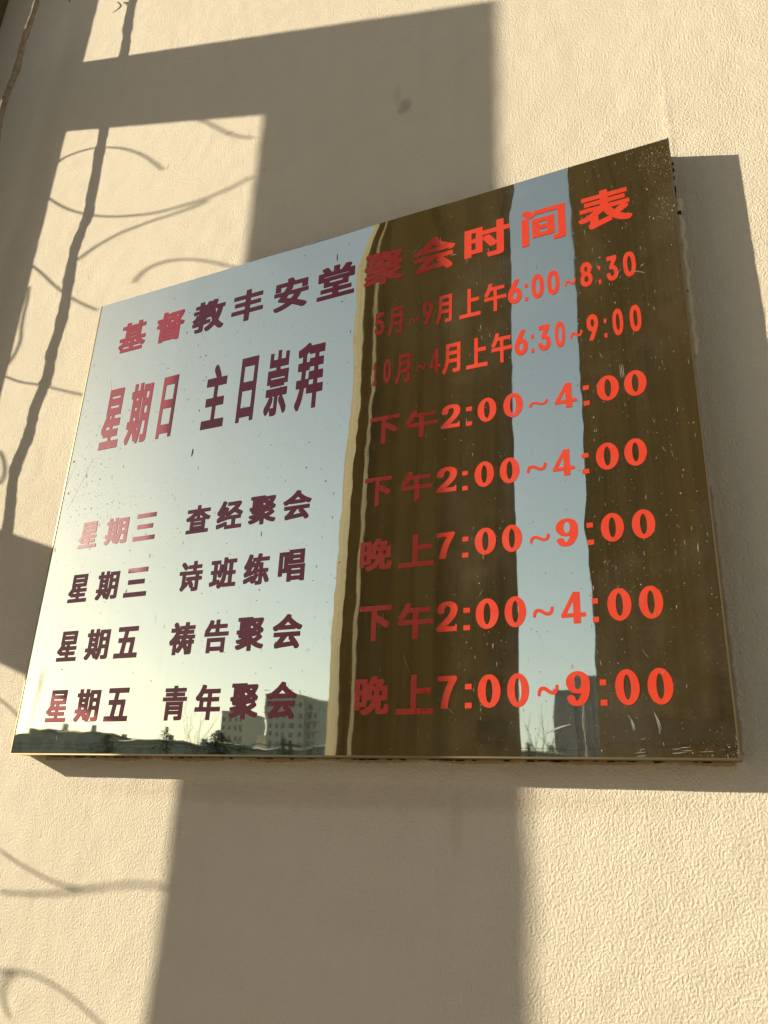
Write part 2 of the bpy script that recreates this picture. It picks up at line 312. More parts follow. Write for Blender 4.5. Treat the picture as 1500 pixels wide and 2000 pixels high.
GLYPHS = {"H三":[1.169,"999 2,998 162,0 160,1 0","858 432,856 593,130 591,131 431","940 839,939 999,62 997,63 837"],
"H上":[1.062,"0 2,999 0,999 143,543 144,543 515,928 516,929 657,545 659,543 997,387 999,386 144,1 143"],
"M上":[0.672,"386 999,384 134,2 132,0 2,999 0,999 132,549 134,549 521,926 523,928 653,551 655,549 997"],
"H下":[1.073,"0 999,1 855,400 854,400 2,554 0,556 542,560 544,580 531,684 463,810 367,888 367,941 440,940 506,836 581,713 658,574 735,557 735,556 854,998 855,999 999"],
"H丰":[0.99,"999 246,998 379,576 380,578 487,913 488,911 620,578 620,576 713,957 714,957 848,578 848,575 999,423 999,420 848,36 847,37 714,421 713,420 620,88 619,89 487,420 487,421 380,0 379,0 245,420 245,421 1,575 0,578 245"],
"B丰":[1.001,"999 248,998 375,579 376,580 489,913 491,912 618,580 618,579 717,958 718,958 847,580 847,577 999,420 999,417 847,36 846,37 718,419 717,417 618,87 617,89 489,417 489,419 376,0 375,0 246,417 246,419 1,577 0,580 246"],
"H主":[1.028,"999 1,998 136,575 138,577 341,904 342,902 477,577 477,575 654,946 655,946 791,660 791,659 829,644 846,582 907,479 993,470 999,389 999,330 956,330 897,424 818,447 791,48 790,49 655,417 654,415 477,94 476,95 341,417 339,417 138,0 136,0 0"],
"T主":[0.64,"394 999,331 956,331 902,405 842,456 792,49 790,47 661,419 658,417 474,98 473,100 343,419 341,419 133,2 131,0 1,999 0,999 131,578 133,578 341,908 344,906 474,578 476,578 658,948 659,950 789,664 790,661 828,652 839,596 896,494 983,468 999"],
"H五":[1.167,"999 2,998 159,794 160,820 451,826 538,826 643,772 651,688 651,677 645,496 646,523 844,925 844,925 999,65 997,67 844,353 844,354 825,330 645,123 643,124 489,308 488,256 160,0 159,0 0","656 489,658 454,632 160,428 159,476 488"],
"H会":[1.014,"45 482,46 350,289 349,213 260,164 211,125 176,87 155,87 98,114 23,195 23,220 31,310 43,728 80,748 80,755 73,801 0,874 0,940 41,940 104,912 147,845 232,732 349,953 350,953 484","370 186,443 266,509 350,601 349,575 334,575 275,637 215,638 208","0 588,25 562,52 524,130 524,220 572,223 552,776 552,779 581,871 535,947 535,999 602,999 659,925 689,829 737,767 774,686 831,633 874,606 901,608 968,537 999,464 999,418 938,341 860,268 800,189 746,130 712,1 649","617 682,387 682,431 714,501 780,557 729"],
"B会":[1.026,"45 479,46 352,290 351,240 288,163 206,124 172,87 150,87 99,113 23,200 23,225 31,314 43,730 80,744 80,751 73,797 0,875 0,940 42,940 99,912 142,846 228,728 351,953 352,953 481","368 182,446 268,512 352,608 351,572 331,572 276,633 216,640 203","0 591,25 565,52 527,135 527,219 572,222 555,777 555,780 581,866 538,947 538,999 605,999 657,925 687,830 736,769 773,688 830,635 873,606 903,611 915,610 968,540 999,462 999,416 937,339 859,266 799,188 744,130 710,1 647","622 680,385 680,434 718,501 781,554 733"],
"H午":[0.983,"577 0,580 393,999 395,998 526,580 526,579 726,920 727,921 856,341 857,363 918,363 978,284 999,209 999,161 873,121 794,55 695,3 638,3 582,71 535,148 535,202 599,242 658,281 727,422 727,423 528,1 526,0 395,422 393,423 1"],
"M午":[0.624,"578 0,580 398,999 400,997 522,580 524,580 736,918 738,921 857,343 858,368 929,368 980,302 999,205 999,170 897,124 799,51 688,5 639,5 587,71 543,154 543,235 644,285 736,417 738,419 524,2 522,0 400,419 398,419 1"],
"H告":[0.969,"131 1,284 0,287 59,718 59,721 3,875 3,877 450,133 452","285 188,287 325,719 323,718 186","0 498,998 497,999 622,600 625,601 728,922 728,922 855,601 855,599 999,444 999,443 856,328 855,326 859,350 910,350 972,272 993,197 993,160 902,117 820,52 729,12 687,12 631,23 625,0 622","189 625,261 728,443 727,441 624"],
"H唱":[0.978,"0 943,0 181,152 181,155 282,341 282,344 0,499 0,502 42,836 42,839 6,999 7,997 529,362 529,360 941","500 174,502 226,838 224,836 172","500 355,502 401,838 400,836 354","155 419,154 804,201 806,202 421","963 549,961 999,376 998,377 547","534 673,535 714,801 712,800 672","534 834,535 874,801 873,800 832"],
"H基":[1.056,"942 899,795 899,792 999,645 999,642 899,354 899,351 999,207 999,204 899,54 899,54 773,205 772,205 494,8 491,10 366,169 365,132 331,79 293,1 252,0 189,33 151,46 129,118 129,165 155,215 190,218 179,422 177,420 126,87 126,86 1,914 0,914 126,570 126,569 177,778 179,780 198,784 199,828 167,873 144,950 144,971 174,999 204,999 262,995 267,962 278,909 308,832 365,987 366,988 491,794 494,794 772,942 773","336 306,379 366,422 365,420 305","669 306,570 305,569 365,623 366","352 494,354 510,644 508,642 492","352 628,354 645,644 643,642 627","352 763,354 773,644 772,642 762"],
"B基":[1.068,"942 899,796 899,793 999,642 999,639 899,357 899,355 999,206 999,203 899,54 899,54 778,204 777,204 491,8 488,10 368,174 367,131 327,79 289,1 248,0 190,33 152,46 130,123 130,170 156,214 189,217 180,419 178,418 121,87 121,86 1,915 0,915 121,573 121,571 178,780 180,782 197,824 168,868 144,951 144,971 175,999 205,999 258,995 262,962 274,909 304,828 367,987 368,988 488,795 491,795 777,942 778","334 302,382 368,419 367,418 301","671 302,573 301,571 367,620 368","356 491,357 513,640 511,639 489","356 626,357 648,640 647,639 625","356 762,357 778,640 777,639 760"],
"H堂":[0.996,"0 1,999 0,999 129,574 130,575 196,921 198,920 325,574 327,575 372,833 374,833 675,169 677,168 374,416 372,418 327,93 325,91 198,416 196,418 130,1 129","318 497,319 554,677 552,675 495","6 543,156 543,157 700,837 700,839 543,990 542,992 828,846 829,900 904,900 962,828 990,743 990,686 898,650 854,646 829,574 831,572 999,418 998,416 829,349 829,347 851,327 889,252 987,172 987,106 959,106 898,141 854,154 829,6 828"],
"B堂":[1.01,"999 0,998 122,575 124,577 196,920 198,919 320,575 322,577 373,831 373,832 543,990 546,990 826,841 829,900 909,900 962,828 990,738 990,681 897,646 853,641 828,575 829,574 999,415 998,413 828,352 828,351 850,330 888,256 987,171 987,107 961,105 903,126 879,158 829,6 826,7 545,161 546,162 704,831 704,832 676,168 674,166 375,413 373,415 322,92 320,91 198,413 196,415 124,1 122,0 0","321 493,323 556,672 555,670 491"],
"H安":[0.963,"67 0,146 0,282 34,383 68,442 94,513 131,539 151,569 142,684 88,791 31,829 6,912 6,937 30,975 70,975 127,971 131,879 182,680 272,703 300,748 369,794 467,999 468,999 593,491 596,538 687,536 749,808 749,811 615,968 615,968 879,587 879,525 999,448 999,366 978,366 921,387 887,386 879,27 878,28 615,182 615,185 749,366 747,358 722,288 595,0 593,1 467,207 465,133 366,133 309,352 229,294 202,179 162,87 139,16 128,15 70","597 465,565 408,504 339,366 388,418 467"],
"B安":[0.974,"66 0,151 0,286 34,386 69,445 94,516 132,542 152,680 89,786 31,824 6,912 6,975 70,975 122,880 177,679 271,705 302,749 371,795 469,999 471,999 591,491 594,541 691,541 743,510 753,804 753,807 618,968 618,970 877,589 879,527 999,445 999,366 979,364 926,385 892,386 879,28 879,28 618,187 618,190 753,367 751,356 720,286 593,0 591,1 469,209 468,132 362,132 311,307 249,356 228,234 175,87 135,16 123,15 70","596 468,561 405,504 338,367 385,422 469"],
"H崇":[0.977,"0 76,39 49,63 26,142 26,215 77,259 114,260 64,278 36,291 0,460 0,533 9,559 20,575 36,584 64,584 290,676 291,637 264,637 207,758 114,860 20,936 20,999 64,999 121,907 206,792 290,986 291,987 412,31 414,31 291,199 290,115 208,48 160,0 133","269 124,310 161,362 221,362 278,333 290,428 291,426 130,416 123","830 435,828 554,187 552,188 434","35 472,183 471,185 574,831 574,834 471,983 471,983 694,603 694,581 732,951 734,952 963,796 965,793 856,589 856,586 999,431 999,428 856,232 856,229 965,74 965,74 734,393 734,394 712,406 695,37 694"],
"T崇":[0.609,"28 409,28 294,203 291,188 271,118 205,0 128,0 76,64 26,139 26,217 79,257 115,259 65,295 0,459 0,521 6,549 14,575 36,584 62,587 293,688 291,636 260,636 208,778 99,860 20,935 20,994 59,999 116,990 128,891 214,782 291,987 293,987 411","266 118,264 122,302 154,363 222,363 274,316 291,426 293,429 125,412 118","829 438,827 551,188 550,191 436","33 475,184 475,186 577,832 577,834 475,983 474,985 690,601 692,580 731,582 738,952 739,952 963,796 963,794 855,587 855,584 998,431 999,429 857,233 855,231 963,78 965,75 739,393 738,396 713,410 693,35 692"],
"H年":[0.996,"0 236,473 235,476 0,628 1,630 235,999 235,999 365,628 366,630 512,929 514,928 640,630 640,628 740,951 741,952 870,368 872,387 921,385 979,308 999,234 999,210 935,179 870,139 802,85 729,51 689,3 644,3 587,64 541,144 538,168 562,168 366,1 365","318 366,320 512,475 511,473 365","233 641,300 741,475 740,473 640"],
"H拜":[1.029,"988 952,472 953,430 999,352 999,291 973,199 947,1 910,0 852,14 826,24 790,110 790,178 800,177 707,25 706,25 580,177 578,178 497,171 452,3 451,4 321,145 319,134 282,89 199,56 156,8 110,8 53,40 31,74 0,146 0,203 62,253 139,284 208,301 262,312 319,399 321,402 229,634 228,636 3,783 3,785 228,999 230,998 361,785 362,786 429,971 431,970 561,785 562,786 627,963 628,963 757,786 759,785 820,986 822","470 362,472 429,634 428,633 361","634 625,633 561,447 561,444 452,326 454,327 578,461 578,463 627","634 820,633 759,452 759,449 707,326 708,326 829,333 833,422 856,424 822"],
"T拜":[0.64,"988 953,475 953,430 999,353 999,254 962,106 927,0 908,0 856,25 795,110 795,169 806,180 805,180 707,27 704,27 583,180 580,176 451,4 448,4 324,148 321,135 278,90 194,54 148,9 105,9 53,36 36,74 0,146 0,230 96,261 151,288 217,313 322,400 321,403 230,639 229,639 4,783 4,783 229,999 232,997 357,783 358,785 432,972 433,972 557,783 560,785 630,963 632,963 756,785 757,783 825,988 826","468 358,470 432,639 430,637 357","639 629,637 559,448 559,446 451,324 451,331 582,461 582,466 630","639 825,637 757,452 757,448 705,328 707,328 833,335 838,421 861,425 826"],
"H教":[1.031,"999 67,999 123,959 148,923 176,870 231,820 302,856 382,881 456,905 555,927 680,991 683,989 809,714 809,740 929,740 986,676 999,593 999,586 961,582 956,516 976,442 976,406 891,319 893,318 999,180 999,178 891,50 890,50 771,178 769,179 725,10 724,8 603,206 600,186 582,89 582,88 501,0 447,0 390,50 336,6 331,6 268,14 206,98 204,202 219,217 217,217 135,211 128,96 126,96 67,110 38,120 3,288 6,334 20,350 35,358 55,358 234,567 260,566 380,469 380,383 370,425 403,477 454,491 440,563 440,579 465,633 308,597 263,541 207,461 150,413 126,413 67,438 35,458 0,535 3,634 68,687 114,720 150,738 123,797 60,871 3,945 3,977 47","149 348,217 393,216 352","731 514,727 515,710 575,689 681,771 680,757 609","407 586,420 602,462 600,453 585","555 832,523 725,502 724,501 728"],
"B教":[1.043,"999 67,999 118,959 143,924 171,870 227,821 298,821 307,835 330,857 384,881 458,906 558,928 684,991 686,989 808,716 808,714 815,742 935,742 986,677 999,590 999,583 960,579 956,519 976,439 976,404 891,323 892,322 999,179 999,177 891,49 889,49 775,177 774,178 724,10 722,8 607,211 604,185 579,89 579,88 498,0 444,0 392,55 333,5 327,5 270,14 207,103 206,216 218,216 130,209 123,96 121,96 67,109 39,119 3,291 6,338 20,353 36,361 56,361 235,569 261,568 377,467 377,378 367,428 405,478 454,489 442,565 442,579 462,630 304,594 258,538 203,458 146,411 121,411 67,435 36,456 0,538 3,636 69,688 114,716 146,792 60,866 3,946 3,977 47","145 344,216 392,215 348","729 519,723 532,701 618,690 672,691 685,766 684,753 607","465 604,450 582,408 584,423 605","546 813,545 798,520 724,502 722,501 726"],
"H日":[0.811,"997 999,0 997,2 0,204 0,208 71,787 71,791 6,999 8","206 218,208 470,789 469,787 217","206 614,208 854,789 852,787 612"],
"T日":[0.505,"996 999,0 997,3 0,200 0,207 72,792 72,799 6,999 8","204 213,207 473,796 471,792 212","204 612,207 859,796 857,792 610"],
"H时":[0.993,"0 915,0 100,150 98,153 182,405 184,406 662,715 662,715 390,652 493,552 636,476 636,414 600,414 539,495 421,572 289,648 289,706 324,716 325,716 155,711 143,692 136,505 139,504 80,518 51,534 0,765 3,802 9,843 26,859 42,871 80,871 661,999 664,999 797,871 799,871 999,716 999,715 798,406 798,403 917","153 312,151 490,252 492,253 314","153 619,151 788,252 789,253 620"],
"B时":[1.004,"0 915,0 100,155 99,158 183,407 183,408 665,711 666,711 398,654 490,555 634,473 634,411 598,411 542,492 423,569 291,650 291,708 326,712 324,712 150,707 138,688 131,502 134,501 80,515 51,531 0,766 3,804 9,844 26,860 42,872 80,872 665,999 667,999 795,872 798,872 999,712 999,711 797,410 797,407 916","158 308,156 493,250 494,252 310","158 617,156 793,250 794,252 618"],
"H星":[1.054,"126 999,125 548,159 545,136 506,81 432,0 353,0 292,19 281,65 241,138 241,141 192,428 192,429 136,16 134,14 2,999 0,999 134,586 136,587 192,893 194,892 321,587 321,586 362,935 364,937 493,587 495,586 545,896 548,896 997","217 322,251 364,429 362,428 321","331 496,342 518,344 547,429 545,428 495","275 677,277 712,739 710,738 675","275 839,277 871,739 869,738 837"],
"T星":[0.657,"129 999,126 552,164 549,131 493,80 426,0 349,0 294,68 243,136 241,138 194,428 194,430 131,16 129,14 2,999 0,999 129,585 131,587 194,894 195,891 317,585 318,587 366,936 367,933 492,585 493,587 550,894 552,894 997","211 318,250 366,430 364,428 317","328 493,342 521,344 550,430 549,428 492","276 675,278 716,739 715,737 673","276 838,278 876,739 875,737 836"],
"H晚":[0.982,"0 925,0 122,142 122,145 202,356 202,357 368,515 369,510 353,479 299,429 243,387 210,364 193,280 150,192 121,192 61,218 33,237 0,315 0,419 40,518 99,577 152,622 210,626 75,638 47,659 28,691 20,919 20,948 28,961 38,982 72,993 121,999 175,998 250,960 261,934 278,859 278,854 265,852 183,843 155,824 145,795 145,778 150,773 158,773 368,953 370,953 739,794 742,843 824,843 884,839 888,798 914,630 911,638 927,636 988,570 999,489 999,444 907,409 850,359 786,356 925","145 329,143 504,211 505,213 331","500 491,499 617,567 619,565 575,554 492","801 619,802 492,711 491,721 617","145 630,143 796,211 797,213 631","629 788,596 741,536 742,567 789"],
"H月":[0.937,"997 999,206 997,206 594,196 486,177 396,138 290,106 239,80 200,0 119,0 59,21 45,66 0,149 0,218 68,254 113,299 191,328 260,347 336,352 340,824 340,826 176,822 164,811 153,575 149,575 86,594 53,607 11,612 6,879 9,940 21,980 47,993 68,999 95","373 480,377 602,826 600,824 478","376 742,377 861,826 859,824 740"],
"M月":[0.595,"996 999,205 997,205 617,195 480,179 404,128 267,87 199,0 108,0 59,41 29,64 0,156 0,205 44,251 99,297 175,328 245,356 344,812 344,815 154,792 140,569 139,569 84,584 62,599 11,607 6,879 9,940 21,973 41,989 62,999 99","374 474,387 609,815 608,812 472","384 739,387 871,815 870,812 737"],
"H期":[0.994,"998 962,564 962,563 877,512 876,510 999,365 999,364 877,250 876,247 999,105 999,104 877,14 874,14 751,104 748,104 383,0 380,0 257,127 254,75 179,3 108,3 50,62 6,143 6,196 62,234 111,274 174,293 212,295 202,352 128,403 43,472 43,504 23,530 0,605 0,635 53,676 168,696 268,704 355,847 356,849 151,839 141,704 139,704 82,722 44,728 13,732 9,891 9,937 14,972 29,987 44,999 79","462 254,531 254,510 189","248 383,250 431,364 429,362 382","512 382,511 748,562 749,563 495,554 383","710 484,712 597,849 596,847 482","248 553,250 594,364 593,362 551","248 716,250 749,364 748,362 715","710 725,712 832,849 831,847 723"],
"T期":[0.62,"105 999,103 876,14 873,14 754,103 751,103 378,0 375,0 256,131 253,56 149,0 100,0 48,63 3,142 3,229 100,292 208,359 117,401 42,474 41,530 0,605 0,640 56,677 164,696 253,705 355,847 356,850 140,838 133,710 132,710 71,728 28,728 10,735 6,889 6,922 9,964 20,980 30,999 62,999 960,567 961,565 876,516 874,514 998,366 999,364 876,250 874,247 998","511 182,457 250,460 255,532 253","247 378,250 431,364 430,362 376","516 376,514 751,563 753,560 407,556 378","717 478,714 598,847 599,850 479","247 549,250 597,364 595,362 547","247 714,250 753,364 751,362 712","717 721,714 835,847 837,850 722"],
"H查":[1.059,"966 1,964 129,39 128,40 0","980 862,570 864,567 999,426 999,423 864,24 864,24 735,283 733,215 676,132 620,60 582,0 557,0 498,28 469,49 438,126 438,186 466,186 137,812 135,813 472,876 444,948 444,974 483,999 510,999 569,939 591,862 629,803 664,713 733,978 735","330 254,332 282,663 281,662 253","330 395,332 423,663 422,662 394","300 539,332 561,425 645,423 538","702 539,570 538,569 648,662 567"],
"H班":[1.023,"999 38,998 167,849 169,849 424,966 427,966 552,849 555,849 799,981 800,981 928,631 928,629 999,488 998,488 473,480 402,461 319,450 291,425 240,387 193,379 289,301 289,264 280,264 467,305 467,300 456,300 390,351 352,423 352,427 356,450 413,469 515,477 643,477 779,429 786,345 786,344 700,336 595,265 593,264 793,377 796,377 921,11 921,11 796,125 793,125 595,25 592,25 470,125 467,125 245,0 214,0 152,15 85,87 85,343 153,337 145,294 112,294 55,340 0,412 0,490 60,512 85,515 37","706 426,708 169,570 167,569 172,594 220,616 305,627 424","631 553,630 799,706 800,708 555"],
"H督":[0.986,"137 0,284 0,287 34,715 34,717 3,866 4,866 465,876 461,954 461,999 519,999 579,931 603,840 656,869 690,901 739,944 830,959 872,959 935,954 939,920 953,830 953,481 951,478 936,348 936,345 999,198 999,196 804,0 801,0 684,78 682,43 622,3 574,3 517,56 481,136 482","286 149,287 159,716 158,715 148","286 269,287 279,716 278,715 268","286 386,287 396,716 394,715 384","206 592,208 511,157 509","465 511,357 509,355 599,378 574,411 518,458 518","661 511,720 546,774 511","491 682,562 683,564 714,603 659,570 635,536 618","765 830,723 768,716 773,679 827,680 831","517 804,348 803,346 821,507 823"],
"B督":[0.997,"136 0,289 0,291 34,710 34,713 3,867 4,867 465,955 464,999 522,999 577,932 601,877 630,838 657,870 694,901 743,944 834,959 877,959 935,955 939,920 953,825 953,478 950,475 936,352 936,349 999,197 999,195 803,0 800,0 688,80 686,43 620,3 571,3 520,56 484,135 482","290 145,291 160,712 159,710 143","290 265,291 281,712 279,710 263","290 382,291 398,712 396,710 381","205 584,207 508,156 507","465 508,360 507,359 594,376 577,409 521,455 521","652 508,716 547,778 508","488 686,564 687,567 710,603 657,538 618","764 834,744 800,719 770,677 832,679 836","517 803,352 801,350 826,504 827"],
"H祷":[1.028,"156 0,294 0,297 108,338 74,349 60,424 60,497 140,553 227,593 180,635 112,635 64,651 27,658 0,838 3,871 11,894 30,905 70,905 316,980 319,980 438,907 440,905 475,999 478,999 597,683 599,682 612,686 624,942 624,942 746,704 748,708 766,970 766,970 885,722 885,726 915,726 989,722 993,584 996,580 992,570 885,366 885,364 824,338 823,337 867,328 884,281 958,247 999,175 999,121 966,121 904,146 873,177 822,26 820,25 694,232 691,193 629,138 558,98 514,0 430,0 373,14 351,32 298,106 298,155 336","297 176,295 339,313 315,388 315,431 376,431 433,392 475,487 477,458 399,422 328,353 231","760 216,686 318,762 316","643 441,655 477,762 475,760 440","530 623,523 599,359 600,388 658,390 624","555 765,551 746,419 748,421 766"],
"H练":[1.017,"968 876,663 877,661 884,673 921,671 988,610 999,526 999,498 877,322 877,321 773,261 772,313 907,313 966,241 999,169 999,140 901,89 776,45 688,28 663,10 644,0 640,0 580,8 566,22 518,27 514,105 514,117 518,61 436,40 412,8 390,8 333,22 302,31 268,107 267,160 287,384 338,386 369,426 369,427 365,381 275,377 277,373 301,300 301,113 230,10 196,8 129,25 64,99 62,286 142,287 92,339 51,414 51,462 108,463 70,474 47,487 0,668 3,702 11,721 23,731 35,739 58,739 382,947 383,949 507,741 508,739 705,611 708,626 749,967 749","746 352,742 348,742 288,809 172,862 61,942 60,998 88,999 152,957 234,876 373,794 375","479 128,530 211,575 297,575 356,509 377,474 379,501 383,593 383,594 135,587 128,576 125","260 450,339 579,402 578,374 518,349 492,347 460,306 460","593 579,594 509,543 508,566 575,571 579","371 748,459 749,460 739,448 707,392 707,391 736"],
"H经":[1.062,"993 1,992 132,740 133,740 330,945 331,947 441,958 444,999 508,998 568,920 615,800 675,880 775,919 842,924 854,924 918,873 946,390 943,390 812,693 810,631 747,553 686,490 645,393 595,442 675,442 734,377 779,305 779,246 672,233 662,221 664,290 790,342 904,342 962,275 999,200 999,163 901,99 769,33 661,18 645,0 634,0 576,26 501,98 501,135 511,88 453,34 395,8 382,8 318,30 248,103 246,117 255,172 272,407 322,415 331,592 331,593 133,421 132,419 198,411 253,333 255,170 211,12 176,8 171,8 101,19 40,23 35,95 35,137 50,335 103,338 0","287 444,327 498,337 491,359 458,357 454","491 464,584 510,669 565,774 513,853 464"],
"H聚":[1.068,"23 999,22 883,99 880,99 630,3 618,3 557,11 507,15 500,74 498,74 451,114 385,248 386,142 358,10 335,8 275,65 220,147 220,272 251,133 200,1 167,0 104,4 100,59 47,136 47,274 91,422 153,425 0,568 0,571 197,654 141,736 100,819 71,885 53,958 54,971 81,999 116,998 179,945 188,866 212,786 244,757 260,871 320,936 363,936 422,875 466,875 513,921 514,960 560,966 569,966 627,915 670,863 705,859 713,900 771,938 851,949 880,948 940,904 961,563 958,560 999","773 442,728 411,629 356,623 356,572 416","267 522,361 530,359 526,348 523","694 563,742 596,773 574","336 654,237 645,238 655","502 746,603 689,563 664,557 670,502 670","237 765,361 765","655 833,747 834,749 830,720 796","237 880,361 880"],
"B聚":[1.08,"23 999,22 888,99 885,99 628,3 616,3 560,11 510,15 502,74 501,74 454,114 387,276 392,141 355,10 331,8 276,64 222,152 222,298 259,242 233,133 195,1 163,0 105,4 100,59 47,141 47,278 92,387 136,420 154,423 0,571 0,573 195,606 168,650 142,732 100,814 71,880 53,958 55,972 81,999 117,998 174,946 183,866 207,787 239,753 259,872 322,936 365,936 418,883 458,862 463,876 466,877 517,921 517,961 563,966 572,966 625,916 668,854 711,900 776,939 856,950 885,948 940,905 961,565 958,562 999","780 445,625 352,572 415,573 420,688 432,768 446","197 516,359 533,359 525,346 520,250 514","687 560,740 597,746 597,777 572","359 658,357 653,241 643,242 659","505 748,602 690,565 665,505 668","241 764,242 771,359 770,357 763","646 838,750 838,721 798","241 879,242 887,359 885,357 878"],
"H表":[1.028,"951 34,966 61,999 101,999 158,942 176,898 196,834 233,786 272,845 313,938 388,938 448,905 474,966 477,966 596,570 599,571 632,890 632,890 754,571 754,570 781,934 783,934 908,571 908,569 999,425 999,422 908,69 906,71 783,423 781,422 754,119 753,120 632,422 632,422 598,28 596,29 475,288 474,190 410,62 347,0 326,0 269,48 208,129 208,209 245,221 246,219 169,208 147,183 127,183 70,217 0,289 0,306 11,372 37,618 117,625 121,625 178,621 196,693 131,782 74,876 34","372 194,371 337,452 401,472 421,477 421,515 343,551 283,581 246,538 245","789 474,679 384,648 431,625 474"],
"B表":[1.04,"951 34,966 62,999 102,999 153,943 172,899 192,835 229,782 271,846 315,938 391,938 445,897 477,966 479,966 594,572 597,574 635,890 635,890 753,574 753,572 786,934 787,934 907,574 907,571 999,422 999,420 907,69 906,70 787,421 786,420 753,118 751,120 635,420 635,420 595,28 594,29 478,292 477,249 444,189 406,62 343,0 322,0 271,48 209,133 209,213 246,220 245,217 165,206 142,182 122,182 70,216 0,293 0,310 11,376 37,621 117,627 122,627 173,623 195,689 132,777 74,871 34","376 189,374 339,455 404,475 424,495 374,542 293,583 242,535 240","790 477,681 384,649 428,625 477"],
"H诗":[1.019,"812 9,832 17,847 30,856 44,861 67,861 351,993 354,993 479,863 481,861 540,998 541,999 668,728 670,728 744,947 744,948 869,728 870,725 999,579 999,576 870,364 869,365 744,576 744,577 671,295 670,294 542,714 541,715 482,318 481,316 354,398 351,398 293,462 205,507 119,511 114,566 113,566 73,575 59,590 0,747 0","0 681,0 550,142 548,142 233,139 213,122 173,105 150,86 133,86 76,117 42,129 20,202 20,225 46,261 77,412 196,412 259,395 288,382 321,309 321,288 305,288 680","559 352,715 351,715 145,708 135,649 132,620 136,648 153,648 213,620 265","66 935,66 874,167 774,214 716,287 716,341 769,341 829,253 922,188 979,112 979"],
"H间":[0.931,"2 0,168 1,168 752,240 756,301 795,302 823,831 821,831 143,818 133,709 136,707 74,734 6,929 9,966 20,987 39,999 74,997 956,293 956,290 869,230 940,163 999,79 999,16 963,16 905,71 853,133 781,0 778","247 185,751 186,749 716,245 715","403 307,405 390,589 388,588 306","403 515,405 595,589 593,588 514"],
"B间":[0.942,"2 0,173 1,173 757,245 761,305 800,307 828,826 826,826 138,812 128,705 131,703 74,729 6,930 9,967 20,987 39,999 74,997 955,291 955,288 877,234 939,168 999,79 999,15 963,15 910,71 858,136 780,0 777","245 186,752 187,751 714,244 713","407 303,409 392,586 391,584 302","407 513,409 598,586 597,584 511"],
"H青":[0.976,"148 541,150 0,300 1,301 170,705 170,707 140,697 125,541 123,541 64,558 30,566 3,772 6,819 14,836 23,849 35,858 55,861 78,859 542","300 282,301 298,707 297,705 281","300 413,301 426,707 424,705 412","0 552,999 551,999 670,576 671,577 687,897 687,897 800,577 800,576 813,941 815,942 929,577 931,574 999,420 999,417 931,68 931,68 815,419 813,417 800,106 800,106 687,417 687,419 671,1 670"],
"N0":[0.48,"576 999,382 994,301 975,183 918,102 845,51 771,20 693,20 659,10 654,10 600,0 595,10 340,20 335,41 247,92 164,183 81,301 24,423 0,617 5,708 29,805 76,836 95,917 179,958 252,979 345,989 350,999 571,989 575,979 688,938 786,897 845,805 923,708 970","525 818,591 776,652 668,663 580,673 575,673 419,663 414,652 331,591 223,525 181,474 181,428 203,398 233,347 326,336 399,326 404,326 595,336 600,347 673,398 766,428 796,474 818"],
"N1":[0.441,"703 999,319 999,23 848,29 661,215 661,290 704,348 725,348 166,0 161,6 0,999 3,999 161,709 166"],
"N2":[0.45,"71 0,928 0,999 32,999 146,950 173,928 178,472 181,757 393,900 522,944 576,966 621,966 655,977 660,966 784,911 863,845 912,719 969,609 994,554 994,543 999,379 994,302 979,225 954,110 893,22 794,0 675,71 643,280 643,302 648,351 675,351 710,384 774,406 794,467 816,510 816,571 799,626 734,626 665,560 571,0 136,0 32"],
"N3":[0.475,"130 999,62 967,62 848,73 838,130 816,510 814,260 596,260 487,328 455,515 450,578 435,614 413,645 378,666 299,656 294,656 260,614 210,536 183,463 183,385 210,343 265,343 294,297 321,276 326,68 326,0 294,10 215,42 161,94 111,156 72,245 35,338 10,411 0,588 0,723 25,864 87,947 156,989 225,999 359,989 363,978 418,947 462,864 532,775 574,656 606,947 858,947 967,879 999"],
"N4":[0.6,"765 996,747 999,548 999,520 993,509 987,504 942,0 329,0 226,16 216,39 214,502 214,504 26,509 12,520 6,548 0,747 0,775 6,786 12,791 26,791 212,960 214,990 221,999 240,999 298,994 301,994 315,983 322,974 325,791 326,791 973,786 987","502 644,504 326,243 325"],
"N5":[0.455,"863 999,157 999,87 967,43 645,33 640,33 571,22 566,22 492,92 460,201 450,299 450,407 495,494 504,576 477,641 398,652 319,641 314,630 260,576 205,516 183,461 183,402 205,358 250,347 289,277 321,71 321,0 289,11 210,33 171,98 106,255 30,331 10,407 0,570 0,722 30,869 101,945 171,977 220,988 284,999 289,999 398,956 502,890 571,858 596,722 658,646 678,548 687,391 680,402 789,418 816,863 816,923 838,934 848,934 967"],
"N6":[0.45,"763 999,532 999,472 977,121 606,66 537,11 433,0 279,11 274,22 215,66 151,154 82,269 30,412 0,576 0,741 35,867 96,955 181,988 245,999 368,988 373,977 448,933 512,867 566,741 623,664 643,565 648,549 655,834 947,823 977","510 178,445 188,406 210,351 289,351 373,384 433,428 467,500 485,532 480,582 457,626 413,637 363,648 359,648 304,604 225,582 205"],
"N7":[0.457,"159 0,379 0,439 23,461 43,999 831,999 966,928 999,71 999,0 966,0 851,49 823,71 818,615 816,494 655,494 640,439 575,439 560,384 494,384 479,329 414,329 399,274 334,274 319,220 254,165 158,99 78,88 33"],
